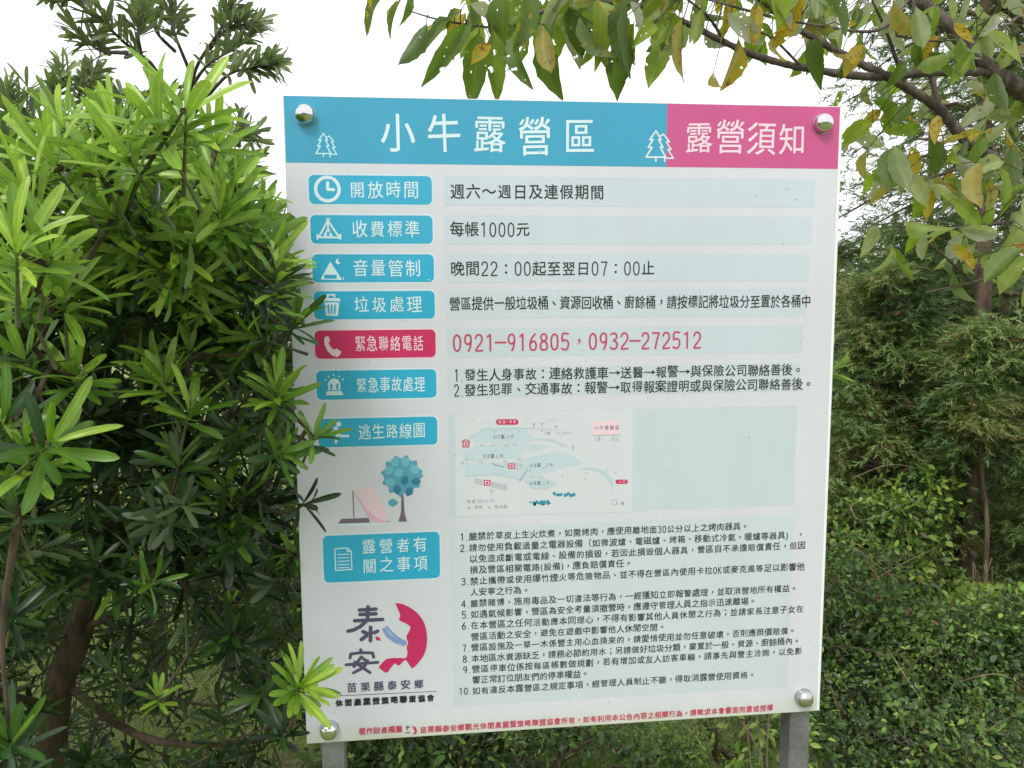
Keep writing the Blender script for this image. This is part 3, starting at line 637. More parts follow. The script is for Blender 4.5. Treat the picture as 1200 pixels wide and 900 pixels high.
pic('running_figure_pictogram', [disc((397, 497), 3, 14), stroke([(394, 501), (389, 504), (385.5, 508)], 3), stroke([(394.5, 502), (398, 506.5), (402, 503.5)], 2.2), stroke([(393.5, 502), (396.5, 509.5), (401, 511), (408, 511)], 3), stroke([(396, 508.5), (394, 513), (393.8, 518.5)], 3), ], M_WHITE)
pic('document_pictogram', [stroke([(392.5, 643), (407, 642), (411.5, 646), (412.5, 667), (393.5, 668.5), (392.3, 643)], 1.2), stroke([(407, 642), (407, 646), (411.5, 646.2)], 1)] + [stroke([(396, y+.4), (409, y-.3)], 1.0) for y in (649.5, 653.5, 657.5, 661.5, 665)], M_WHITE)
# tent and tree drawing
def leafy(c, ang, ln):
    a = math.radians(ang); d = (math.cos(a), math.sin(a)); n = (-d[1], d[0]); pts = []
    for t, w_ in ((0, 0), (.2, .28), (.5, .4), (.8, .25), (1, 0), (.8, -.25), (.5, -.4), (.2, -.28)): pts.append((c[0]+(d[0]*(t-.5)+n[0]*w_)*ln, c[1]+(d[1]*(t-.5)+n[1]*w_)*ln))
    return poly(pts)
pic('tree_picture', [disc((471, 557.5), 20.5, 26)]+[leafy((471+20*math.cos(k*.55), 557.5+20*math.sin(k*.55)), math.degrees(k*.55), 10) for k in range(12)], M_TREEB, 2)
pic('tree_leaf_picture', [leafy(c, a, 13) for c, a in (((463, 541), -70), ((475, 541), -110), ((456, 551), -40), ((485.5, 550), -130), ((467, 554), -30), ((457, 565), 20))], M_TREEL, 3)
pic('tree_leaf_picture', [leafy(c, a, 12) for c, a in (((474.5, 563), -75), ((487.5, 564), 180), ((465.5, 574), 80), ((479.5, 576), 120))], M_TREED, 3)
pic('tree_leaf_picture', [leafy((460.5, 589), 0, 12)], M_TREEB, 3)
pic('tree_trunk_picture', [poly([(470.3, 580), (472.8, 580), (474, 600), (477, 611), (467, 611.3), (470, 600)])], M_MAUVE, 3)
pic('tent_picture', [poly([(412.5, 573.5), (438, 571), (446, 586), (455, 604), (458, 611.5), (440, 612), (434.5, 603)])], M_TPINK, 2)
pic('tent_fold_picture', [poly([(413, 573.5), (424, 590), (440, 606), (455, 612.5), (437, 612), (430, 602), (421, 588)])], M_TPINK2, 3)
pic('tent_mat_picture', [poly([(391.5, 613.3), (458, 611), (463, 610), (458, 614.5), (430, 617), (400, 616.5)])], M_HALO, 2)
pic('tent_floor_picture', [poly([(400, 608), (432, 606.8), (433.5, 612.3), (396, 613.6)]), stroke([(413.7, 575.5), (414.8, 606.5)], 1.0)], M_MAUVE, 4)

# the two-character emblem with the red crescent: brush strokes traced from the photograph
def lg(pts): return [(390+x/6.43, 690+y/6.43) for x, y in pts]
def curvy(pts): return [tuple(q[:2]) for q in smooth_path([(x, y, 0) for x, y in lg(pts+pts[:1])], len(pts)*3)][:-1]
pic('emblem_character', [stroke(lg(p), 4.4) for p in ([(200, 160), (325, 152)], [(205, 193), (325, 187)], [(165, 240), (375, 230)], [(265, 135), (262, 235), (205, 285), (155, 310), (115, 318)],
     [(285, 290), (284, 390)], [(228, 322), (258, 335)], [(338, 318), (312, 330)], [(255, 352), (215, 382)])] +
    [stroke(lg(p), 3.6) for p in ([(210, 458), (212, 475)], [(130, 520), (135, 490), (210, 480), (300, 482), (308, 515)], [(100, 572), (240, 560), (340, 553)], [(213, 515), (160, 585)], [(165, 552), (280, 630)], [(262, 540), (235, 590), (155, 633)], [(213, 512), (262, 550)])], M_NAVY)
pic('emblem_accent', [poly(lg([(318, 362), (345, 360), (365, 390), (330, 388)]))], M_MAG, 3)
pic('emblem_crescent', [poly(curvy([(470, 108), (520, 112), (580, 140), (640, 185), (690, 260), (710, 350), (708, 420), (690, 490), (650, 550), (600, 598), (575, 570), (545, 535), (498, 578), (470, 560), (440, 590), (405, 632), (355, 600), (350, 585), (395, 535), (440, 522), (500, 520), (550, 520), (563, 480), (556, 440), (568, 410), (555, 360), (572, 325), (585, 290), (560, 265), (500, 235), (508, 200), (490, 150)]))], M_MAG, 3)
pic('emblem_river', [stroke(lg(p), 2.6) for p in ([(405, 285), (440, 325), (490, 370), (550, 400)], [(392, 300), (420, 345), (480, 385), (550, 412)], [(380, 302), (410, 355), (470, 400), (540, 420)])], M_SKYB, 4)
pic('emblem_rule', [stroke([(391, 815.5), (512, 810)], .7, False)], M_NAVY)
pic('footer_emblem', [stroke([(476, 852), (480, 852)], 1.2), stroke([(478, 850.5), (477, 855)], 1.2), stroke([(475.5, 858.5), (480, 858.3)], 1.2)], M_NAVY, 3)
pic('footer_emblem', [poly([(483, 850), (487, 852), (489, 856), (487.5, 860), (484, 861), (486, 857)])], M_RED, 3)

# ---- the map sheet (traced at 5x from 520,475)
print_mesh('map_sheet', [poly([(533, 485), (741.5, 479.5), (741, 600), (535, 605)])], M_MAPW, 2)
def mp(pts): return [(520+x/5, 475+y/5) for x, y in pts]
pic('map_area', [poly(mp([(150, 180), (250, 135), (480, 140), (540, 200), (470, 225), (190, 215)])), poly(mp([(110, 280), (190, 235), (470, 228), (640, 235), (560, 262), (460, 270), (440, 310), (130, 325)])), poly(mp([(125, 340), (400, 330), (560, 290), (660, 265), (740, 290), (820, 338), (700, 365), (600, 395), (560, 420), (450, 438), (330, 415), (130, 410)])), ], M_MAPB2, 3)
pic('map_area', [poly(mp([(545, 190), (640, 195), (730, 240), (700, 240), (640, 210), (545, 200)])), poly(mp([(780, 380), (850, 360), (930, 375), (990, 430), (990, 500), (970, 440), (910, 390), (850, 375)])), poly(mp([(470, 440), (600, 430), (670, 455), (600, 490), (520, 490)])), stroke(mp([(150, 190), (240, 135), (480, 133), (640, 140)]), 1.2), stroke(mp([(130, 412), (330, 398), (450, 432)]), 1.6)], M_MAPB, 4)
for s, x0, y0, x1 in (('小1區', 285, 185, 360), ('小2區', 225, 297, 300), ('小3區', 498, 352, 572), ('小4區', 498, 456, 572)):
    T(s, 520+x0/5, 520+x1/5, 475+y0/5, 4.6, M_BLACK, lay=5, name='map_lettering', narrow=.5)
for s, x0, y0, x1 in (('6帳', 368, 183, 415), ('6帳', 306, 297, 353), ('2帳', 598, 348, 645), ('3帳', 580, 453, 625), ('1帳', 585, 165, 628), ('小1VIP', 655, 163, 745), ('海拔780公尺', 130, 563, 297), ('廁所', 180, 597, 228), ('飲水機', 298, 594, 372)):
    T(s, 520+x0/5, 520+x1/5, 475+y0/5, 4.2, M_GREY, lay=5, name='map_lettering', narrow=.5)
pic('map_tag', [stroke(mp([(322, 97), (422, 97)]), 6.4), stroke(mp([(1018, 447), (1066, 447)]), 5.2)], M_MAG, 4)
T('觀霧/雪霸', 520+318/5, 520+426/5, 475+98/5, 3.8, M_WPINK, lay=5, name='map_lettering'); T('入口', 520+1020/5, 520+1066/5, 475+447/5, 3.8, M_WPINK, lay=5, name='map_lettering')
pic('map_sign_plate', [poly(mp([(870, 92), (1035, 88), (1035, 170), (870, 175)]))], M_TPINK, 3); T('小牛露營區', 520+878/5, 520+1030/5, 475+133/5, 5.2, M_MAUVE, lay=4, name='map_lettering')
pic('map_sign_legs', [stroke(mp([(870, 175), (1035, 172)]), .6), stroke(mp([(912, 175), (912, 205)]), .8), stroke(mp([(1000, 173), (1000, 205)]), .8)]+[stroke(mp([(x, 208), (x+4, 188)]), .5) for x in (885, 895, 905, 925, 980, 990, 1010, 1018)], M_GREY, 4)
pic('map_hut', [stroke(mp([(235+x*.1, 0), (0, 0)]), .1) for x in ()]+[poly(mp([(x-20, y-15), (x+20, y-15), (x+20, y+18), (x-20, y+18)])) for x, y in ((397, 354), (254, 452), (130, 228))], M_RED, 4)
pic('map_hut_window', [poly(mp([(x-13, y-9), (x+13, y-9), (x+13, y+12), (x-13, y+12)])) for x, y in ((397, 354), (254, 452), (130, 228))], M_WPINK, 5)
pic('map_hut', [poly(mp([(x-7, y-5), (x+7, y-5), (x+7, y+8), (x-7, y+8)])) for x, y in ((397, 354), (254, 452), (130, 228))]+[stroke(mp([(105, 212), (130, 200), (153, 212)]), .9)], M_RED, 6)
rr = random.Random(3)
pic('map_marks', [poly(mp([(x, y), (x+7, y-1), (x+7, y+6), (x, y+7)])) for x, y in ((292, 150), (440, 148), (570, 147), (212, 230), (230, 231), (278, 230), (292, 229), (358, 229), (372, 230), (406, 225), (422, 227), (300, 259), (130, 314), (208, 328), (222, 329), (350, 325), (362, 326), (432, 310), (444, 310), (488, 368), (504, 378), (562, 420), (575, 418), (692, 412), (583, 363), (1003, 390), (952, 372), (1010, 572))] +
    [stroke(mp([(282, 338), (315, 352), (350, 360)]), 1.1), stroke(mp([(485, 382), (446, 440)]), 1.2)]+[stroke(mp(p), .6) for x, y in ((527, 112), (575, 108), (657, 125), (108, 335), (280, 500), (450, 350), (757, 243)) for p in ([(x, y+18), (x, y)], [(x-9, y-8), (x, y+2), (x+10, y-6)])] +
    [poly(mp([(135, 597), (160, 597), (147, 607)])), disc(mp([(267, 598)])[0], 1.3, 10), disc(mp([(1047, 573)])[0], 2.0, 12), disc(mp([(1000, 565)])[0], 3.6, 16, 3.2)], M_GREY, 5)
pic('map_paving', [poly(mp([(182+k*24, 425+k*5+j*12), (202+k*24, 429+k*5+j*12), (202+k*24, 438+k*5+j*12), (182+k*24, 434+k*5+j*12)])) for k in range(8) for j in range(3) if not (2 <= k <= 3)] + [poly(mp([(x, y), (x+16, y+1), (x+16, y+9), (x, y+8)])) for x, y in ((358, 340), (358, 353), (420, 340), (420, 353), (420, 366))], flat_mat('map paving grey', (.45, .48, .52), .45), 4)
pic('map_trees', [leafy(mp([(ox+rr.uniform(0, 130), oy-rr.uniform(0, 14))])[0], -90+rr.uniform(-40, 40), rr.uniform(2.5, 5)) for ox, oy in ((495, 578), (642, 528)) for _ in range(22)], M_TEAL, 4)
pic('map_clouds', [stroke(mp([(x, y), (x+12, y-7), (x+26, y-2), (x+40, y-5)]), .5) for x, y in ((150, 85), (475, 78), (610, 95), (630, 80), (220, 105))], M_MAPB, 4)

# small water drops and film blisters on the face
acc = Acc()
for _ in range(26):
    x = rr.uniform(.03, .87); z = SZ+rr.uniform(.03, 1.02); r = rr.uniform(.0005, .0016)
    n = 8; V = [(x, -.003, z)]
    P = np.array([(x, -.0022-.0, z)]+[(x+r*1.4*math.cos(a), -.0021, z+r*math.sin(a)) for a in np.arange(n)*2*np.pi/n]); P[0, 1] -= r*.8
    acc.add(P, [(0, 1+(j+2) % n, 1+(j+1) % n, 1+j) for j in range(0, n, 2)])
mw, t, b = new_mat('water drop'); b.inputs['Base Color'].default_value = (.7, .75, .76, 1); b.inputs['Roughness'].default_value = .05; b.inputs['Transmission Weight'].default_value = .7
link('water_drops', acc.mesh('water_drops'), mw, panel, kind='stuff')

# ---- bolts and posts
def chrome(name, rough, col=(.62, .62, .63)):
    m, t, b = new_mat(name); b.inputs['Base Color'].default_value = (*col, 1); b.inputs['Metallic'].default_value = 1; b.inputs['Roughness'].default_value = rough
    nz = N(t, 'ShaderNodeTexNoise', Scale=70.0, Detail=3.0); bp = N(t, 'ShaderNodeBump', Strength=.10, Distance=.002)
    tc = t.nodes.new('ShaderNodeTexCoord'); t.links.new(tc.outputs['Object'], nz.inputs['Vector']); t.links.new(nz.outputs['Fac'], bp.inputs['Height']); t.links.new(bp.outputs['Normal'], b.inputs['Normal'])
    return m
M_CHR = chrome('polished steel', .06); M_BRU = chrome('brushed steel', .33, (.52, .52, .52))
BOLTS = [((358, 135), M_CHR, 'polished bolt cap in the blue header corner'), ((963.5, 145), M_CHR, 'polished bolt cap in the pink header corner'), ((386, 854), M_CHR, 'polished bolt cap at the lower left corner'), ((941, 816.5), M_BRU, 'dull brushed bolt cap at the lower right corner')]
for p, m, lab in BOLTS:
    x, z = S(p); R = .0158; V = []; F = []; prof = [(R*.96, .001), (R, -.003), (R*.985, -.007), (R*.90, -.0115), (R*.72, -.0155), (R*.45, -.0182), (R*.18, -.0193), (.0004, -.0195)]; n = 28
    for (r, y) in prof:
        for j in range(n): a = 2*np.pi*j/n; V.append((x+r*math.cos(a), y, z+r*math.sin(a)))
    for i in range(len(prof)-1):
        for j in range(n): F.append((i*n+j, i*n+(j+1) % n, (i+1)*n+(j+1) % n, (i+1)*n+j))
    o = link('bolt', quads('bolt', V, F), m, sign); o['label'] = lab
    acc = Acc(); V, F = tube([(x, -.0022, z), (x, .0005, z)], [R*1.03, R*1.03], 28); acc.add(V, F); link('washer', acc.mesh('washer', False), M_BRU, o)
def post_mat():
    m, t, b = new_mat('galvanised steel'); L = t.links.new; tc = t.nodes.new('ShaderNodeTexCoord')
    vo = N(t, 'ShaderNodeTexVoronoi', Scale=190.0); L(tc.outputs['Object'], vo.inputs['Vector']); n1 = N(t, 'ShaderNodeTexNoise', Scale=11.0, Detail=5.0); L(tc.outputs['Object'], n1.inputs['Vector'])
    a = N(t, 'ShaderNodeMath', operation='MULTIPLY_ADD'); L(vo.outputs['Color'], a.inputs[0]); a.inputs[1].default_value = .25; L(n1.outputs['Fac'], a.inputs[2])
    r = ramp(t, [(0.40, (.15, .15, .17)), (.85, (.29, .29, .32))]); L(a.outputs[0], r.inputs['Fac']); L(r.outputs['Color'], b.inputs['Base Color'])
    b.inputs['Metallic'].default_value = .55; b.inputs['Roughness'].default_value = .5; return m
M_POST = post_mat()
for px, py in ((388, 854), (941.5, 850)):
    x = S((px, py))[0]; acc = Acc(); box(acc, (x, .012+.0005+.02, (SZ+1.0)/2-.15), (.038, .04, SZ+1.0+.3)); o = link('post', acc.mesh('post', False), M_POST, sign); bevel(o, .003, 3)
    acc = Acc(); box(acc, (x, .012+.0005+.02, SZ+1.0+.0015), (.041, .043, .003)); link('post_cap', acc.mesh('post_cap', False), M_POST, o)

# ================================================================== LEFT: PODOCARPUS
SIGNMASK = lambda x, y, z: (x > 345) & (x < 985) & (y > 115) & (y < 865) & (z > 1.3)
def rightedge(y):     # photograph column where the big shrub ends
    return np.interp(y, [60, 90, 130, 190, 240, 300, 340, 400, 860, 940], [150, 235, 262, 285, 312, 338, 352, 350, 352, 350])
def topedge(x):
    return np.interp(x, [-200, 0, 60, 110, 150, 200, 240, 265, 300, 340, 380, 600], [110, 125, 125, 120, 100, 105, 140, 170, 225, 300, 330, 420])
podo = thing('podocarpus_shrub', 'big glossy green shrub of strap leaves crowding the left edge of the notice board', 'shrub', tuple(at(60, 850, 2.0)*np.array([1, 1, 0])))
L = Leaves(); wood = Acc(); limb = Acc()
base = at(40, 960, 1.9); base[2] = -0.05
trunk_pts = [base, at(62, 850, 1.85), at(92, 740, 1.8), at(117, 650, 1.75), at(130, 590, 1.7), at(120, 470, 1.6), at(140, 340, 1.5)]
tp_ = smooth_path(trunk_pts, 26); tr_ = np.interp(np.linspace(0, 1, 26), [0, .35, .6, 1], [.040, .030, .020, .007])
V, F = tube(tp_, tr_, 10, .06); acc = Acc(); acc.add(V, F); link('trunk', acc.mesh('trunk'), M_BARK_RED, podo)
limbs = [[(92, 740, 1.8), (180, 690, 1.7), (260, 620, 1.55), (320, 560, 1.3)], [(120, 620, 1.75), (200, 560, 1.5), (255, 500, 1.3), (330, 440, 1.15)], [(125, 560, 1.7), (60, 480, 1.4), (20, 420, 1.15)],
         [(130, 520, 1.65), (190, 420, 1.4), (250, 330, 1.3), (320, 300, 1.25)], [(120, 470, 1.6), (140, 330, 1.2), (150, 240, .9), (215, 130, .78)], [(100, 700, 1.8), (30, 640, 1.5), (-40, 600, 1.2)],
         [(75, 800, 1.85), (170, 865, 1.7), (300, 868, 1.6), (345, 830, 1.35)], [(130, 560, 1.7), (100, 400, 1.3), (50, 300, 1.0), (20, 230, .85)], [(140, 340, 1.5), (230, 250, 1.5), (290, 240, 1.4)], [(70, 830, 1.85), (-20, 800, 1.5), (-60, 700, 1.2)]]
nodes = [p for p in tp_[6:]]
for lm in limbs:
    P = smooth_path([at(*q) for q in lm], 14); V, F = tube(P, np.linspace(.011, .003, 14)*(1 if lm[-1][2] > .9 else .55), 7, .05); acc = Acc(); acc.add(V, F)
    link('branch', acc.mesh('branch'), M_TWIG_GREEN if lm[-1][2] < .9 else M_BARK_RED, podo); nodes += list(P)
# shoots one can point to: (px, py, depth, image direction of the shoot in degrees (90 = up), leaves, leaf length, tint)
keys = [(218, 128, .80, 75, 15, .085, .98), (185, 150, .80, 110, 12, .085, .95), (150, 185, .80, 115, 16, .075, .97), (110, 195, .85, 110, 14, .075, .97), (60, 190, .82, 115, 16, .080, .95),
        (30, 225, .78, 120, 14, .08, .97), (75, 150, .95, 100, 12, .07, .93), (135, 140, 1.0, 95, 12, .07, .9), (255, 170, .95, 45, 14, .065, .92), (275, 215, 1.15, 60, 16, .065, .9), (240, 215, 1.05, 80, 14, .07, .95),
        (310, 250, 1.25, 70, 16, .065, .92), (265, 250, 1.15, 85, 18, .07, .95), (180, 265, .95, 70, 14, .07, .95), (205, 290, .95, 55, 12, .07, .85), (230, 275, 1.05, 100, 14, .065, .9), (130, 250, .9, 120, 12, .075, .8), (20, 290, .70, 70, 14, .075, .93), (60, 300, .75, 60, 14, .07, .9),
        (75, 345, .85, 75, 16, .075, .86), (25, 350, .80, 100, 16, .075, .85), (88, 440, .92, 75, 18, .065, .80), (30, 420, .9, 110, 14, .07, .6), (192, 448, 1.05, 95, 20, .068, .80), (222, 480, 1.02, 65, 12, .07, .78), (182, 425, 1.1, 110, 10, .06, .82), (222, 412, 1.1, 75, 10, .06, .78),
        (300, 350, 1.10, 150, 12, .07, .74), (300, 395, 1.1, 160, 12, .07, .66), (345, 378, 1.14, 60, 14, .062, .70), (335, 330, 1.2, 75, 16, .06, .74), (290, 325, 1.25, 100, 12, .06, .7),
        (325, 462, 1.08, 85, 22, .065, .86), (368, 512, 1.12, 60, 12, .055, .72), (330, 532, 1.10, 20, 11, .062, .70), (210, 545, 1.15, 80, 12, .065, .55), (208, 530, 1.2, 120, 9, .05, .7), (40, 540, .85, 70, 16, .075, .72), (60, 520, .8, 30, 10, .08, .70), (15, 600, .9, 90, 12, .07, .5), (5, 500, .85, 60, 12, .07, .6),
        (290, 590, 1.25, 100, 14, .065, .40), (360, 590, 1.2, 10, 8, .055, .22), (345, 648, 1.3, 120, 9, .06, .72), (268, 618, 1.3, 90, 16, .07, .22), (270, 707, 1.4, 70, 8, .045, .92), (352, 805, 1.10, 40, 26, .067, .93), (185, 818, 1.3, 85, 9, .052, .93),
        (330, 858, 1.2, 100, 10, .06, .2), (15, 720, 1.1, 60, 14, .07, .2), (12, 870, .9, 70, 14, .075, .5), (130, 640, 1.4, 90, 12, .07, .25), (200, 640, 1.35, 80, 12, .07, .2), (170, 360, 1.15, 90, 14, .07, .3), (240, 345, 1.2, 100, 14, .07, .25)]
tips = [at(*k[:3]) for k in keys]; kinfo = list(keys)
ds = grow(wood, nodes, tips, .0030)
TW = []
for k, tip, d in zip(keys, tips, ds):
    a = math.radians(k[3]); ax = RT*math.cos(a)+UP*math.sin(a)-fw*0.55
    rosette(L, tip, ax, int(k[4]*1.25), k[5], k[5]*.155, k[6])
    V, F = tube(smooth_path([tip-unit(ax)*k[5]*1.1+d*0, tip-unit(ax)*k[5]*.5, tip], 5), [.0026, .0022, .0018, .0014, .001], 5); TW.append((V, F))
# the mass of the crown
n0 = 1150; cand = []
while len(cand) < n0:
    py = random.uniform(90, 930); D = random.uniform(.95 if random.random() < .25 else 1.3, 2.6); px = random.uniform(-260, 520 if D > 1.55 else 360)
    if px > rightedge(py)-12 and not (D > 1.55 and 240 < py < 850): continue
    if py < topedge(px)+20*(D-.5): continue
    if 620 < py < 880 and D < 1.9 and abs(px-np.interp(py, [640, 850], [122, 62])) < 34 and random.random() < .9: continue
    if (abs(px-190) < 40 and abs(py-640) < 26 or abs(px-195) < 60 and abs(py-858) < 22 or abs(px-70) < 22 and abs(py-770) < 24) and random.random() < .85: continue
    if py > 330 and D < 1.32: continue
    if py > 230 and D < 1.1: continue
    if 640 < py < 900 and random.random() < .2: continue
    if 150 < px < 215 and 680 < py < 770 and random.random() < .8: continue
    cand.append((px, py, D))
for _ in range(230):
    px = random.uniform(-60, 330); D = random.uniform(.92, 1.5); py = random.uniform(topedge(px)+14, 350)
    if px < rightedge(py)-8: cand.append((px, py, D))
for _ in range(170):
    py = random.uniform(350, 690); D = random.uniform(1.16, 1.5); px = random.uniform(-90, rightedge(py)-14); cand.append((px, py, D))
for _ in range(260):
    py = random.uniform(330, 900); D = random.uniform(2.0, 2.9); px = random.uniform(-200, 340)
    if not (abs(px-190) < 40 and abs(py-640) < 26 or abs(px-195) < 70 and abs(py-858) < 22 or abs(px-75) < 22 and abs(py-770) < 24): cand.append((px, py, D))
tips2 = [at(*c) for c in cand]
ds2 = grow(wood, nodes+tips, tips2, .0026)
for c, tip, d in zip(cand, tips2, ds2):
    px, py, D = c
    ax = unit(d+np.array([0, 0, .55])+rng.normal(0, .3, 3))
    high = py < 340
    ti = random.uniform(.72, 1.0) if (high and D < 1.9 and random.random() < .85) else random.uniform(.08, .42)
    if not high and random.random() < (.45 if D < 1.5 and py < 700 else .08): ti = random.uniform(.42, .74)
    if high: ax = unit(ax+np.array([0, 0, .6]))
    n = random.randint(12, 20)
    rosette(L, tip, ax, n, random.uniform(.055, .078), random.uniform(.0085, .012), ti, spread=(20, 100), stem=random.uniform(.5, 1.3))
acc = Acc()
for V, F in TW: acc.add(V, F)
link('shoots', acc.mesh('shoots'), M_TWIG_GREEN, podo, 'stuff')
link('twigs', wood.mesh('twigs'), M_BARK_RED, podo, 'stuff')
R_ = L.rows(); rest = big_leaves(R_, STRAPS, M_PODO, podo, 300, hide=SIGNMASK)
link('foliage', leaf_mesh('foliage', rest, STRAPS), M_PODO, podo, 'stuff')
print('podocarpus leaves', len(R_))

# a taller podocarpus behind it, its greyer tips against the sky
tall = thing('podocarpus_tree', 'taller thin podocarpus with dark grey green twigs rising against the sky at upper left', 'tree', tuple(at(190, 850, 3.0)*np.array([1, 1, 0])))
L = Leaves(); wood = Acc()
b0 = at(190, 900, 3.0); b0[2] = -.05
P = smooth_path([b0, at(180, 500, 3.0), at(200, 250, 2.8), at(215, 160, 2.7), at(222, 105, 2.6)], 24); V, F = tube(P, np.linspace(.035, .007, 24), 9, .05); acc = Acc(); acc.add(V, F); link('trunk', acc.mesh('trunk'), M_BARK_RED, tall)
sp = [[(200, 200, 2.7), (190, 95, 2.4), (140, 45, 2.2), (95, 0, 2.1), (60, -12, 2.1)], [(222, 110, 2.6), (232, 75, 2.5), (258, 35, 2.4), (275, 0, 2.4), (300, -40, 2.4)], [(215, 150, 2.6), (262, 92, 2.3), (295, 80, 2.3), (322, 76, 2.3)], [(165, 62, 2.25), (162, 40, 2.2), (166, 20, 2.2)],
      [(225, 90, 2.5), (205, 40, 2.4), (200, 8, 2.4)], [(200, 230, 2.7), (120, 160, 2.5), (40, 150, 2.4), (32, 100, 2.4)], [(40, 150, 2.4), (64, 120, 2.4), (72, 95, 2.4)], [(40, 150, 2.4), (15, 140, 2.4), (5, 112, 2.4)], [(210, 210, 2.7), (250, 180, 2.4), (286, 158, 2.4)],
      [(210, 230, 2.7), (255, 215, 2.4), (290, 196, 2.4)], [(245, 58, 2.45), (265, 35, 2.4), (284, 28, 2.4)], [(150, 62, 2.2), (120, 60, 2.2), (102, 50, 2.2)], [(225, 100, 2.6), (100, 115, 2.4), (110, 85, 2.4)], [(225, 100, 2.6), (245, 75, 2.4), (280, 55, 2.4)], [(205, 60, 2.5), (185, 40, 2.4), (180, 25, 2.4)]]
for k in range(14):
    y0 = random.uniform(130, 500); sgn = random.choice((-1, 1)); x1 = 200+sgn*random.uniform(60, 110); sp.append([(200, y0, 2.8), (200+sgn*40, y0-30, 2.7+random.uniform(-.3, .3)), (x1, y0-60, 2.6+random.uniform(-.4, .4))])
for q in sp:
    P = smooth_path([at(*a) for a in q], 16); ln_ = np.linalg.norm(np.diff(P, axis=0), axis=1).sum()
    V, F = tube(P, np.linspace(.0065, .002, 16), 6, .04); acc = Acc(); acc.add(V, F); link('branch', acc.mesh('branch'), M_BARK_GREY, tall)
    nl = int(ln_*85); ts = np.linspace(.30, 1, nl)**.85
    idx = ts*15; PP = np.array([[np.interp(v, range(16), P[:, a]) for a in range(3)] for v in idx]); Tn = np.gradient(PP, axis=0); Tn /= np.linalg.norm(Tn, axis=1)[:, None]+1e-9
    rad = rng.normal(0, 1, (nl, 3)); rad -= (rad*Tn).sum(1)[:, None]*Tn; rad /= np.linalg.norm(rad, axis=1)[:, None]
    D = Tn*.75+rad*.9+np.array([0, 0, .15]); L.add(PP, D, rng.normal(0, .4, (nl, 3))+np.array([0, 0, 1]), rng.uniform(.055, .085, nl), rng.uniform(.012, .0155, nl), np.clip(rng.normal(.28, .10, nl), 0, .8), rng.integers(0, 5, nl))
    for _ in range(5):
        i = random.randint(6, 15); ax = unit(Tn[min(nl-1, int(i/15*nl))]+rng.normal(0, .5, 3)+np.array([0, 0, .4])); tip = P[i]+ax*random.uniform(.04, .09)
        V, F = tube([P[i], (P[i]+tip)/2, tip], [.0022, .0018, .0012], 4); wood.add(V, F)
        rosette(L, tip, ax, random.randint(7, 12), .070, .0135, random.choice((.3, .35, .45, .7)), spread=(15, 60), stem=.9)
link('twigs', wood.mesh('twigs'), M_BARK_GREY, tall, 'stuff')
R_ = L.rows(); rest = big_leaves(R_, STRAPS, M_PODO_GREY, tall, 150, hide=lambda x, y, z: (y > 160) | SIGNMASK(x, y, z)); link('foliage', leaf_mesh('foliage', rest, STRAPS), M_PODO_GREY, tall, 'stuff')

# small podocarpus whose one shoot peeps out at the sign's right edge
sm = thing('podocarpus_shrub', 'small strap leaved shrub half hidden behind the right edge of the board', 'shrub', tuple(at(960, 800, 1.75)*np.array([1, 1, 0])))
L = Leaves(); wood = Acc(); b0 = at(940, 900, 1.75); b0[2] = -.03
P = smooth_path([b0, at(935, 640, 1.7), at(945, 480, 1.65), at(962, 432, 1.6)], 14); V, F = tube(P, np.linspace(.014, .003, 14), 6); acc = Acc(); acc.add(V, F); link('trunk', acc.mesh('trunk'), M_BARK_RED, sm)
for px, py, D, a, n, ln, ti in ((972, 436, 1.62, 25, 13, .078, .82), (930, 480, 1.7, 120, 12, .07, .5), (925, 560, 1.7, 140, 12, .07, .4), (940, 380, 1.75, 100, 12, .06, .6), (900, 600, 1.7, 60, 12, .07, .4)):
    tip = at(px, py, D); ax = RT*math.cos(math.radians(a))+UP*math.sin(math.radians(a))-fw*.2; V, F = tube(smooth_path([P[10], (P[10]+tip)/2, tip], 5), np.linspace(.003, .0012, 5), 5); wood.add(V, F); rosette(L, tip, ax, n, ln, ln*.14, ti)
link('twigs', wood.mesh('twigs'), M_TWIG_GREEN, sm, 'stuff'); big = big_leaves(L.rows(), STRAPS, M_PODO, sm, 60, hide=lambda x, y, z: z > 99)

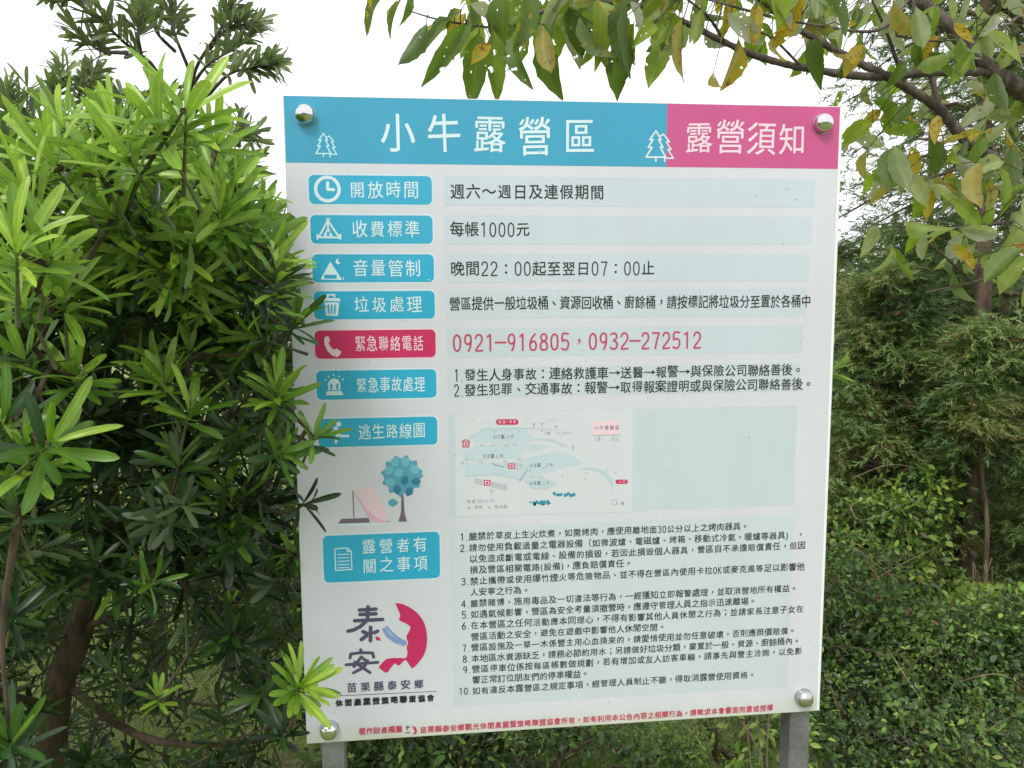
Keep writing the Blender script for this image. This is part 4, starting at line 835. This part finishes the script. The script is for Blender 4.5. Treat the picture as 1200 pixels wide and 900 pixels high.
# ================================================================== TOP AND RIGHT: CHERRY
ch = thing('cherry_tree', 'cherry tree reaching over the board from the right with spotted yellowing leaves', 'tree', tuple(at(1560, 700, 2.6)*np.array([1, 1, 0])))
L = Leaves(); wood = Acc(); b0 = at(1560, 850, 2.6); b0[2] = -.08
V, F = tube(smooth_path([b0, at(1540, 600, 2.6), at(1480, 350, 2.5), at(1400, 215, 2.3), at(1330, 150, 2.1)], 20), np.linspace(.085, .045, 20), 12, .05); acc = Acc(); acc.add(V, F); link('trunk', acc.mesh('trunk'), M_BARK_GREY, ch)
cl = [([(1330, 150, 2.1), (1250, 130, 1.95), (1195, 105, 1.8), (1160, 82, 1.75), (1128, 48, 1.75), (1090, 12, 1.75), (1030, -20, 1.75)], .026, .012), ([(1250, 130, 1.95), (1225, 60, 1.9), (1190, 15, 1.85), (1130, -30, 1.85)], .02, .012),
      ([(1163, 84, 1.75), (1100, 84, 1.72), (1020, 90, 1.7), (940, 79, 1.68), (888, 66, 1.65), (850, 50, 1.62), (800, 25, 1.6), (745, 5, 1.6), (700, -20, 1.6)], .0105, .004), ([(1330, 150, 2.1), (1260, 220, 1.95), (1205, 200, 1.8), (1140, 172, 1.75), (1100, 128, 1.72), (1055, 98, 1.7), (1010, 75, 1.7), (960, 48, 1.7), (918, 23, 1.7), (880, -10, 1.7)], .015, .005),
      ([(1102, 130, 1.72), (1090, 85, 1.72), (1078, 40, 1.7), (1068, -5, 1.7)], .007, .004), ([(1330, 170, 2.1), (1240, 185, 1.75), (1165, 187, 1.65), (1100, 205, 1.6), (1070, 215, 1.6)], .005, .002), ([(1340, 200, 2.1), (1230, 250, 1.75), (1150, 264, 1.65), (1085, 270, 1.6), (1055, 270, 1.6)], .005, .002),
      ([(1340, 230, 2.1), (1230, 305, 1.75), (1150, 328, 1.65), (1085, 343, 1.6)], .0055, .0018), ([(1140, 330, 1.64), (1112, 305, 1.6), (1090, 285, 1.6)], .003, .0015), ([(745, 5, 1.6), (670, 3, 1.55), (640, 12, 1.5), (618, 21, 1.5)], .0055, .0035), ([(618, 21, 1.5), (590, 33, 1.48), (520, 24, 1.45), (480, 13, 1.45)], .0028, .0012),
      ([(700, -20, 1.6), (600, -30, 1.5), (520, -15, 1.45), (460, -8, 1.45)], .004, .0015), ([(1068, -5, 1.7), (1030, 35, 1.6), (960, 30, 1.55), (905, 20, 1.5)], .004, .0018), ([(905, 20, 1.5), (850, 5, 1.5), (790, -12, 1.5)], .003, .0015), ([(850, 50, 1.62), (830, 20, 1.55), (800, -5, 1.5)], .0035, .002),
      ([(1060, 100, 1.7), (1040, 40, 1.65), (1022, 0, 1.6)], .005, .002), ([(1200, 15, 1.85), (1160, 40, 1.7), (1100, 48, 1.6), (1050, 42, 1.55)], .004, .0018), ([(940, 79, 1.68), (905, 45, 1.6), (870, 30, 1.55)], .003, .0015)]
cn = []
for q, r0, r1 in cl:
    P = smooth_path([at(*a) for a in q], 9*len(q)); m_ = len(P); V, F = tube(P, np.linspace(r0, r1, m_)*(1+.07*np.sin(np.arange(m_)*2.3)), 8, .05); acc = Acc(); acc.add(V, F); link('branch', acc.mesh('branch'), M_BARK_GREY, ch); cn += list(P)
cn = np.array(cn)
def hang(px, py, D, ang=-90, ln=.115, wd=None, tint=None, sick=0.0, var=None, face=None):
    """one leaf whose base is at px,py; ang = image direction of its length"""
    tip = at(px, py, D); b = cn[np.argmin(np.linalg.norm(cn-tip, axis=1))]
    a = math.radians(ang); d = RT*math.cos(a)+UP*math.sin(a)+fw*random.uniform(-.35, .35)
    V, F = tube(smooth_path([b, (b+tip)/2+np.array([0, 0, .01]), tip], 5), [.0016, .0013, .0011, .0010, .0008], 4); wood.add(V, F)
    nrm = -fw+rng.normal(0, .55, 3)+np.array([0, 0, .3]) if face is None else face
    if random.random() < .3: nrm = -nrm
    L.add(tip[None], d[None], nrm[None], ln, wd or ln*random.uniform(.32, .43), random.gauss(.5, .2) if tint is None else tint, random.randint(0, 5) if var is None else var, sick)
# leaves traced one by one along the board's top edge
for a in ((455, -12, 1.45, -133, .095, .026, .25), (470, 0, 1.45, -120, .075, .02, .3), (500, 28, 1.45, -122, .10, .024, .3), (532, 22, 1.45, -130, .085, .018, .2), (552, 28, 1.40, -127, .145, .035, .45), (541, 11, 1.42, -150, .045, .018, .3), (478, -12, 1.45, -85, .07, .03, .35),
          (562, 38, 1.45, -97, .135, .048, .55), (578, 36, 1.42, -88, .125, .042, .62), (604, 38, 1.43, -85, .12, .045, .4), (616, 34, 1.46, -92, .09, .04, .75), (640, 30, 1.42, -80, .135, .055, .45), (648, 26, 1.48, -75, .10, .03, .8), (590, -10, 1.45, -95, .12, .05, .5), (620, -15, 1.4, -100, .13, .05, .35),
          (553, -6, 1.5, -88, .08, .05, .45), (665, 8, 1.5, -70, .10, .04, .3), (680, 20, 1.45, -60, .11, .045, .5), (700, 0, 1.45, -78, .12, .05, .7), (715, 12, 1.5, -70, .12, .05, .5), (735, -5, 1.42, -88, .145, .055, .22), (742, 28, 1.5, -97, .14, .05, .5), (690, 35, 1.52, -65, .10, .04, .55), (760, 45, 1.5, -60, .075, .04, .8), (775, 60, 1.5, -110, .09, .045, .75)):
    hang(*a, sick=random.choice((0, .12, .2, .3)))
for a in ((800, 22, 1.45, -92, .115, .035, .8), (637, 30, 1.38, -84, .10, .026, .7), (575, 52, 1.40, -125, .06, .025, .7), (1150, 190, 1.5, -100, .10, .045, .8), (865, 45, 1.5, -105, .10, .035, .8), (885, 5, 1.5, -95, .09, .035, .8), (836, 85, 1.5, -88, .06, .02, .8), (975, 60, 1.5, -25, .05, .03, .8), (905, 45, 1.5, -80, .06, .04, .8)):
    hang(*a, sick=.55)
# the rest by areas: (x0,x1,y0,y1,number,depth range)
for x0, x1, y0, y1, n, d0, d1, sd in ((540, 800, -50, 30, 78, 1.45, 1.75, 24), (760, 970, -50, 40, 84, 1.45, 1.9, 28), (950, 1230, -60, 60, 95, 1.5, 2.0, 40), (985, 1230, 60, 215, 112, 1.55, 2.1, 42), (1020, 1230, 200, 300, 48, 1.5, 2.0, 34), (1090, 1230, 300, 340, 5, 1.6, 1.9, 24), (560, 1300, -260, -50, 130, 1.5, 2.3, 40), (1230, 1500, -60, 320, 90, 1.6, 2.3, 40)):
    for _ in range(n):
        px, py = random.uniform(x0, x1), random.uniform(y0, y1)
        if 870 < px < 1165 and 62 < py < 92 and random.random() < .6: continue
        hang(px, py, random.uniform(d0, d1), random.gauss(-92, sd), random.uniform(.055, .105), None, random.choice((None, None, .75, .95, .9, .8)), random.choice((0, 0, 0, 0, .1, .15, .25, .5)))
link('leaf_stalks', wood.mesh('leaf_stalks'), M_TWIG_GREEN, ch, 'stuff')
R_ = L.rows(); rest = big_leaves(R_, BROADS, M_CHERRY, ch, 300, hide=SIGNMASK); link('foliage', leaf_mesh('foliage', rest, BROADS), M_CHERRY, ch, 'stuff')

# ================================================================== RIGHT: CONIFERS, SHRUBS, CREEPERS
def needle_sprays(P, D, Nn, Ln, tint, k=9):
    """each spray: needles set all round a short shoot, pointing forward"""
    n = len(P); X, Y, Z = frames(D, Nn); m2 = 2*k; t = np.tile(np.linspace(.0, 1, m2), (n, 1)); ph = rng.random((n, m2))*2*np.pi
    base = P[:, None]+Y[:, None]*(t*Ln[:, None])[..., None]
    nd = Y[:, None]*(.55+.8*t)[..., None]+X[:, None]*np.cos(ph)[..., None]+Z[:, None]*(np.sin(ph)*.65+.15)[..., None]
    m_ = n*m2; ln = rng.uniform(.016, .034, m_)
    return np.column_stack([base.reshape(-1, 3), nd.reshape(-1, 3), np.repeat(Z, m2, axis=0)+rng.normal(0, .5, (m_, 3)), ln, ln*.15+.0015, np.clip(np.where(rng.random((n, 1)) < .03, .95, np.clip(tint[:, None]+.15*(t-.5), 0, .85)).ravel(), 0, 1), np.zeros(m_), np.zeros(m_)])
NEED = [leaf_template('needle')]
def conifer(label, px, D, height, crown_r, nb, trunk_r, lean=0.0, tint=.5, ns=26, low=.12, name='conifer_tree'):
    b0 = at(px, 500, D); x, y = b0[0], b0[1]
    ns = int(ns*1.9); o = thing(name, label, 'tree', (x, y, 0), 'conifers standing in the undergrowth behind the board')
    top = np.array([x+lean*height, y, height]); P = smooth_path([(x, y, -.1), (x+lean*height*.3+.02, y, height*.33), (x+lean*height*.6-.02, y+.03, height*.66), top], 24)
    V, F = tube(P, np.linspace(trunk_r, trunk_r*.25, 24), 10, .05); acc = Acc(); acc.add(V, F); link('trunk', acc.mesh('trunk'), M_BARK_CON, o)
    wood = Acc(); SP = []
    for i in range(nb):
        h = low+(1-low)*(i+.5)/nb; c = P[min(23, int(h*23))].copy(); c[2] += random.uniform(-.05, .05); a = i*2.4+random.uniform(-.5, .5)
        r = crown_r*(1-h*.62)*random.uniform(.65, 1.1); d = np.array([math.cos(a), math.sin(a), 0])
        Q = smooth_path([c, c+d*r*.5+np.array([0, 0, .06*r]), c+d*r+np.array([0, 0, -.18*r])], 8); V, F = tube(Q, np.linspace(trunk_r*.2+.004, .003, 8), 5, .08); wood.add(V, F)
        t = rng.random(ns)**.7*.85+.15; PP = np.array([[np.interp(v*7, range(8), Q[:, q]) for q in range(3)] for v in t]); sd_ = rng.choice([-1, 1], ns); perp = np.array([-d[1], d[0], 0])
        DD = d[None]*.6+perp[None]*sd_[:, None]*rng.uniform(.3, 1.1, ns)[:, None]+rng.normal(0, .28, (ns, 3))-np.array([0, 0, .18]); DD /= np.linalg.norm(DD, axis=1)[:, None]
        sub = rng.uniform(.0, .16, ns)*r; PP = PP+DD*sub[:, None]*1.4+rng.normal(0, .03, (ns, 3))
        ct = tint+random.gauss(0, .2)
        SP.append((PP, DD, np.tile([0, 0, 1.0], (ns, 1))+rng.normal(0, .35, (ns, 3)), rng.uniform(.05, .11, ns), np.clip(ct+rng.normal(0, .1, ns), 0, .86)))
    link('branches', wood.mesh('branches'), M_BARK_CON, o, 'stuff')
    R_ = needle_sprays(*[np.concatenate([s[k] for s in SP]) for k in range(5)])
    # a few rusty dead sprigs
    link('foliage', leaf_mesh('foliage', R_, NEED, False), M_NEEDLE, o, 'stuff'); return o
conifer('conifer with a pale grey upright trunk rising above the thicket right of the board', 1142, 3.7, 4.6, 1.0, 72, .046, -.012, .55, 34, .44)
conifer('conifer nearest the board right edge with grey green drooping fronds', 1030, 4.4, 2.0, .95, 90, .045, .02, .62, 44)
conifer('young conifer in front of the grey trunk with loose lit fronds', 1030, 3.8, 1.72, .46, 70, .035, .02, .66, 40)
conifer('young conifer low at the right edge with lit green fronds', 1275, 3.5, 1.68, .42, 60, .035, 0, .60, 38)
conifer('slender young conifer whose fronds cross the middle of the grey trunk', 1160, 3.35, 1.46, .34, 34, .014, 0, .62, 26, .62)
conifer('conifer at the far right edge with reddish bark', 1215, 3.9, 4.4, .9, 52, .075, .01, .45, 32, .30)
conifer('tall dark conifer behind the cherry leaves at upper right', 1165, 6.2, 6.5, 1.3, 50, .05, 0, .45, 12, .2)
conifer('slim conifer showing between the board and the cherry limb', 1075, 6.4, 4.6, 1.05, 36, .04, .01, .45, 12, .2)
conifer('low conifer behind the board', 940, 6.5, 2.1, 1.1, 50, .06, 0, .5, 26)
conifer('bushy conifer right of the grey trunk, beyond the frame edge', 1290, 5.2, 3.0, 1.2, 60, .07, 0, .5, 32)

def bush(label, px, D, w_, h, n, leaf=.026, tint=.5, name='shrub', dens=90, y0=0.0, group='shrubs in the undergrowth right of and behind the board', mat=None, spread=1.0, elong=.5, dw=None):
    b0 = at(px, 500, D); x, y = b0[0], b0[1]; o = thing(name, label, 'shrub', (x, y, 0), group); dw = dw or w_*.7
    wood = Acc(); C = []
    nc = max(8, n//dens)
    for _ in range(nc):
        u = unit(rng.normal(0, 1, 3)); u[2] = abs(u[2])*1.1-.15; r = random.uniform(.55, 1.0)
        C.append(np.array([x+u[0]*r*w_/2, y+u[1]*r*dw/2, max(.04, y0+h*.12+u[2]*r*h*.82)]))
    stems = []
    for k in range(5):
        a = random.uniform(0, 6.28); top = np.array([x+math.cos(a)*w_*.22, y+math.sin(a)*dw*.22, h*.6]); P = smooth_path([(x+random.uniform(-.05, .05), y, -.03), ((x+top[0])/2, (y+top[1])/2, h*.28), top], 8)
        V, F = tube(P, np.linspace(.012, .004, 8), 5); wood.add(V, F); stems += list(P)
    grow(wood, stems, C, .0022, 4)
    R_ = []
    L = Leaves()
    for c in C:
        m_ = int(dens*random.uniform(.6, 1.4)); P = c+rng.normal(0, 1, (m_, 3))*np.array([.062, .062, .045])*spread
        P[:, 2] = np.maximum(P[:, 2], .02)
        D_ = (P-c)+rng.normal(0, .05, (m_, 3))*spread+np.array([0, 0, -.01]); Nn = rng.normal(0, .55, (m_, 3))+np.array([0, -.15, 1]); tc_ = tint+random.gauss(0, .23)
        lf = leaf*random.choice((.65, .8, 1, 1.2, 1.5)); LN = lf*rng.uniform(.6, 1.3, m_); L.add(P, D_, Nn, LN, LN*elong*random.uniform(.7, 1.3), np.where(rng.random(m_) < .025, 1.0, np.clip(tc_+rng.normal(0, .09, m_), 0, .93)), rng.integers(0, 2, m_))
    for _ in range(int(nc*.8)):                            # loose shoots standing out of the crown
        c = random.choice(C); d = unit(rng.normal(0, .6, 3)+np.array([0, -.2, .9])); ln = random.uniform(.08, .20)
        if c[2] < h*.35: continue
        Q = smooth_path([c, c+d*ln*.5, c+d*ln+np.array([0, 0, -.02])], 7); V, F = tube(Q, np.linspace(.0022, .001, 7), 4); wood.add(V, F)
        t_ = np.repeat(Q, 2, axis=0)[2:]; k_ = len(t_); rd = rng.normal(0, 1, (k_, 3)); tc_ = min(.93, tint+random.uniform(.0, .3)); lf = leaf*random.uniform(.9, 1.5)
        L.add(t_, d[None]*.6+rd*.6, rng.normal(0, .5, (k_, 3))+np.array([0, -.3, 1]), lf*rng.uniform(.7, 1.2, k_), lf*elong, tc_, rng.integers(0, 2, k_))
    link('stems', wood.mesh('stems'), M_DRY if 'dry' in label else M_BARK_CON, o, 'stuff'); link('foliage', leaf_mesh('foliage', L.rows(), SMALLS, False), mat or M_SMALL, o, 'stuff'); return o
bush('yellow green shrub touching the right edge of the board at mid height', 1010, 3.6, .75, .86, 4200, .030, .80, spread=.9)
bush('dark small leaved shrub beside the lower right corner of the board', 1000, 3.0, .75, .66, 6500, .024, .36, dens=60)
bush('fresh green bush at the bottom of the picture right of the steel post', 1080, 2.75, .75, .44, 8000, .021, .44, dens=60)
bush('bright green bush in the lower right corner', 1195, 2.8, .75, .48, 8000, .023, .47, dens=60)
bush('dull brownish green thicket bush with bare twigs in front of the grey trunk', 1045, 3.9, .7, .92, 5000, .024, .28, elong=.3)
bush('leafy mid green shrub leaning on the brown conifer trunk', 1070, 3.5, .5, .88, 3600, .032, .70, dens=45)
bush('sprawling low weed bush along the bottom edge at right', 1130, 2.42, .9, .24, 6000, .019, .38, dens=50)
bush('shaded shrub behind the lower conifer trunks', 1190, 4.6, 1.4, 1.3, 7500, .03, .35)
bush('dark shrub filling the gap under the needle fronds', 1060, 4.8, 1.4, 1.35, 7500, .03, .30)
bush('broad low bush hidden behind the right half of the board', 860, 3.6, 1.4, .8, 6500, .028, .5)
bush('low leafy bush showing under the board left of the right post', 860, 2.5, .6, .30, 2600, .024, .68, elong=.4)
bush('dark weedy clump showing under the middle of the board', 640, 2.45, .9, .26, 3600, .028, .42, elong=.35)
bush('broad leaved weed clump under the board beside the left post', 500, 2.5, .7, .28, 2800, .034, .55, elong=.45)
bush('dark bush beyond the left shrub, near the board post', 340, 3.6, 1.0, .62, 5000, .03, .45)
bush('light green bush glimpsed through the podocarpus branches', 100, 4.4, 1.2, .75, 5000, .032, .8)
bush('rounded bush beyond the far left branches', -40, 3.4, 1.0, 1.0, 5000, .03, .5)
# creeper with heart leaves on the trunk
cr = thing('creeper', 'bright creeper with heart shaped leaves climbing the brown trunk at lower right', 'creeper', tuple(at(1155, 760, 3.3)*np.array([1, 1, 0])))
L = Leaves(); wood = Acc(); n = 250; xs_ = rng.normal(1152, 19, n); ys_ = rng.uniform(680, 765, n); Ds = rng.uniform(3.15, 3.4, n)
PP = np.array([at(a, b, c) for a, b, c in zip(xs_, ys_, Ds)]); L.add(PP, rng.normal(0, .5, (n, 3))+np.array([0, -.3, -.8]), rng.normal(0, .35, (n, 3))+np.array([0, -.8, .6]), rng.uniform(.035, .055, n), rng.uniform(.03, .045, n), np.clip(rng.normal(.84, .07, n), 0, .93), rng.integers(0, 2, n))
for k in range(7):
    q = [at(1150+random.uniform(-14, 14), 900-60*j+random.uniform(-8, 8), 3.3) for j in range(5)]; q[0][2] = 0
    V, F = tube(smooth_path(q, 14), np.full(14, .0035), 4); wood.add(V, F)
link('vines', wood.mesh('vines'), M_BARK_CON, cr, 'stuff'); link('foliage', leaf_mesh('foliage', L.rows(), SMALLS, False), M_SMALL, cr, 'stuff')
# dry pale stems by the right post, and tangled dead twigs in the thicket
def twigs(name, label, cat, px, D, spec, mat, r=.003):
    o = thing(name, label, cat, tuple(at(px, 500, D)*np.array([1, 1, 0]))); 
    for q in spec:
        P = smooth_path([at(*a) for a in q], 10); V, F = tube(P, np.linspace(r, r*.5, 10), 5); acc = Acc(); acc.add(V, F); link('stem', acc.mesh('stem'), mat, o)
twigs('dry_stems', 'bare pale stems standing beside the right steel post', 'dead plant', 895, 2.3, [[(900, 960, 2.3), (893, 900, 2.3), (888, 850, 2.3), (884, 820, 2.3)], [(905, 960, 2.3), (899, 900, 2.3), (900, 850, 2.3), (905, 820, 2.3)], [(893, 890, 2.3), (880, 862, 2.3), (868, 845, 2.3)], [(885, 960, 2.35), (880, 900, 2.35), (875, 850, 2.35)]], M_DRY, .0035)
twigs('dead_twigs', 'thin straw coloured dead twigs tangled in the thicket right of the board', 'dead plant', 1060, 3.0, [[(985, 705, 3.1), (1040, 670, 3.0), (1100, 640, 3.1)], [(1000, 640, 3.1), (1050, 680, 3.0), (1085, 720, 3.1)], [(1010, 650, 3.0), (1040, 700, 3.0), (1035, 760, 3.1)], [(1040, 760, 2.7), (1080, 820, 2.6), (1120, 862, 2.7)], [(1000, 560, 3.3), (1040, 545, 3.2), (1075, 548, 3.3)], [(1060, 610, 3.2), (1065, 650, 3.2), (1058, 700, 3.2)],
       [(1120, 800, 2.7), (1170, 790, 2.6), (1210, 812, 2.7)], [(1195, 700, 3.0), (1180, 740, 3.0), (1200, 765, 3.0)], [(995, 590, 3.2), (1010, 610, 3.1), (1060, 590, 3.2)]], M_DRY, .0022)
# shrivelled brown leaf cluster
dl = thing('dead_leaf_cluster', 'shrivelled brown leaf curled into a ring in the thicket', 'dead leaf', tuple(at(1065, 725, 2.95)))
L = Leaves(); n = 26; a = np.linspace(0, 2*np.pi, n); c = at(1065, 725, 2.95)
PP = c+np.outer(np.cos(a), RT)*.024+np.outer(np.sin(a), UP)*.036; DD = np.outer(-np.sin(a), RT)+np.outer(np.cos(a), UP)+rng.normal(0, .3, (n, 3)); L.add(PP, DD, rng.normal(0, 1, (n, 3)), .03, .012, .5, 0)
link('foliage', leaf_mesh('foliage', L.rows(), SMALLS, False), M_DRY, dl)
# the wood beyond, one mass
def thicket(name, n, pxr, Dr, hfun, leaf, tint):
    px = rng.uniform(*pxr, n); D = rng.uniform(*Dr, n); P = np.array([at(a, 400, b) for a, b in zip(px, D)]); hh = hfun(px, D)
    P[:, 2] = rng.random(n)**.8*hh
    cl = np.sin(P[:, 0]*5+1)*np.sin(P[:, 1]*4)*np.sin(P[:, 2]*6)
    L = Leaves(); LN = leaf*rng.uniform(.6, 1.4, n); L.add(P, rng.normal(0, 1, (n, 3)), rng.normal(0, .6, (n, 3))+np.array([0, -.2, 1]), LN, LN*.5, np.clip(tint+.15*cl+rng.normal(0, .1, n), 0, .9), rng.integers(0, 2, n))
    link(name, leaf_mesh(name, L.rows(), SMALLS, False), M_SMALL, None, 'stuff')
thicket('undergrowth_wood', 70000, (900, 1500), (6.0, 9.0), lambda px, D: 1.75+.3*np.sin(px*.03)+.3*rng.random(len(px)), .07, .32)
thicket('wood_behind_camera', 16000, (0, 1200), (-13, -10), lambda px, D: 2.6+.8*np.sin(px*.02), .16, .3)
thicket('far_wood', 26000, (380, 960), (8.0, 11.0), lambda px, D: 1.35+.25*np.sin(px*.05), .08, .4)

for o in scn.objects:
    if o.parent is None and o.type == 'MESH' and 'kind' in o.keys() and o['kind'] == 'stuff' and 'label' not in o.keys():
        o['label'] = {'grass': 'short green grass on the clearing around the posts', 'undergrowth_wood': 'dense dark undergrowth behind the conifers right of the board', 'wood_behind_camera': 'wood at the back of the clearing facing the board', 'far_wood': 'low dark wood far behind the board'}.get(o.name, 'foliage'); o['category'] = 'vegetation'
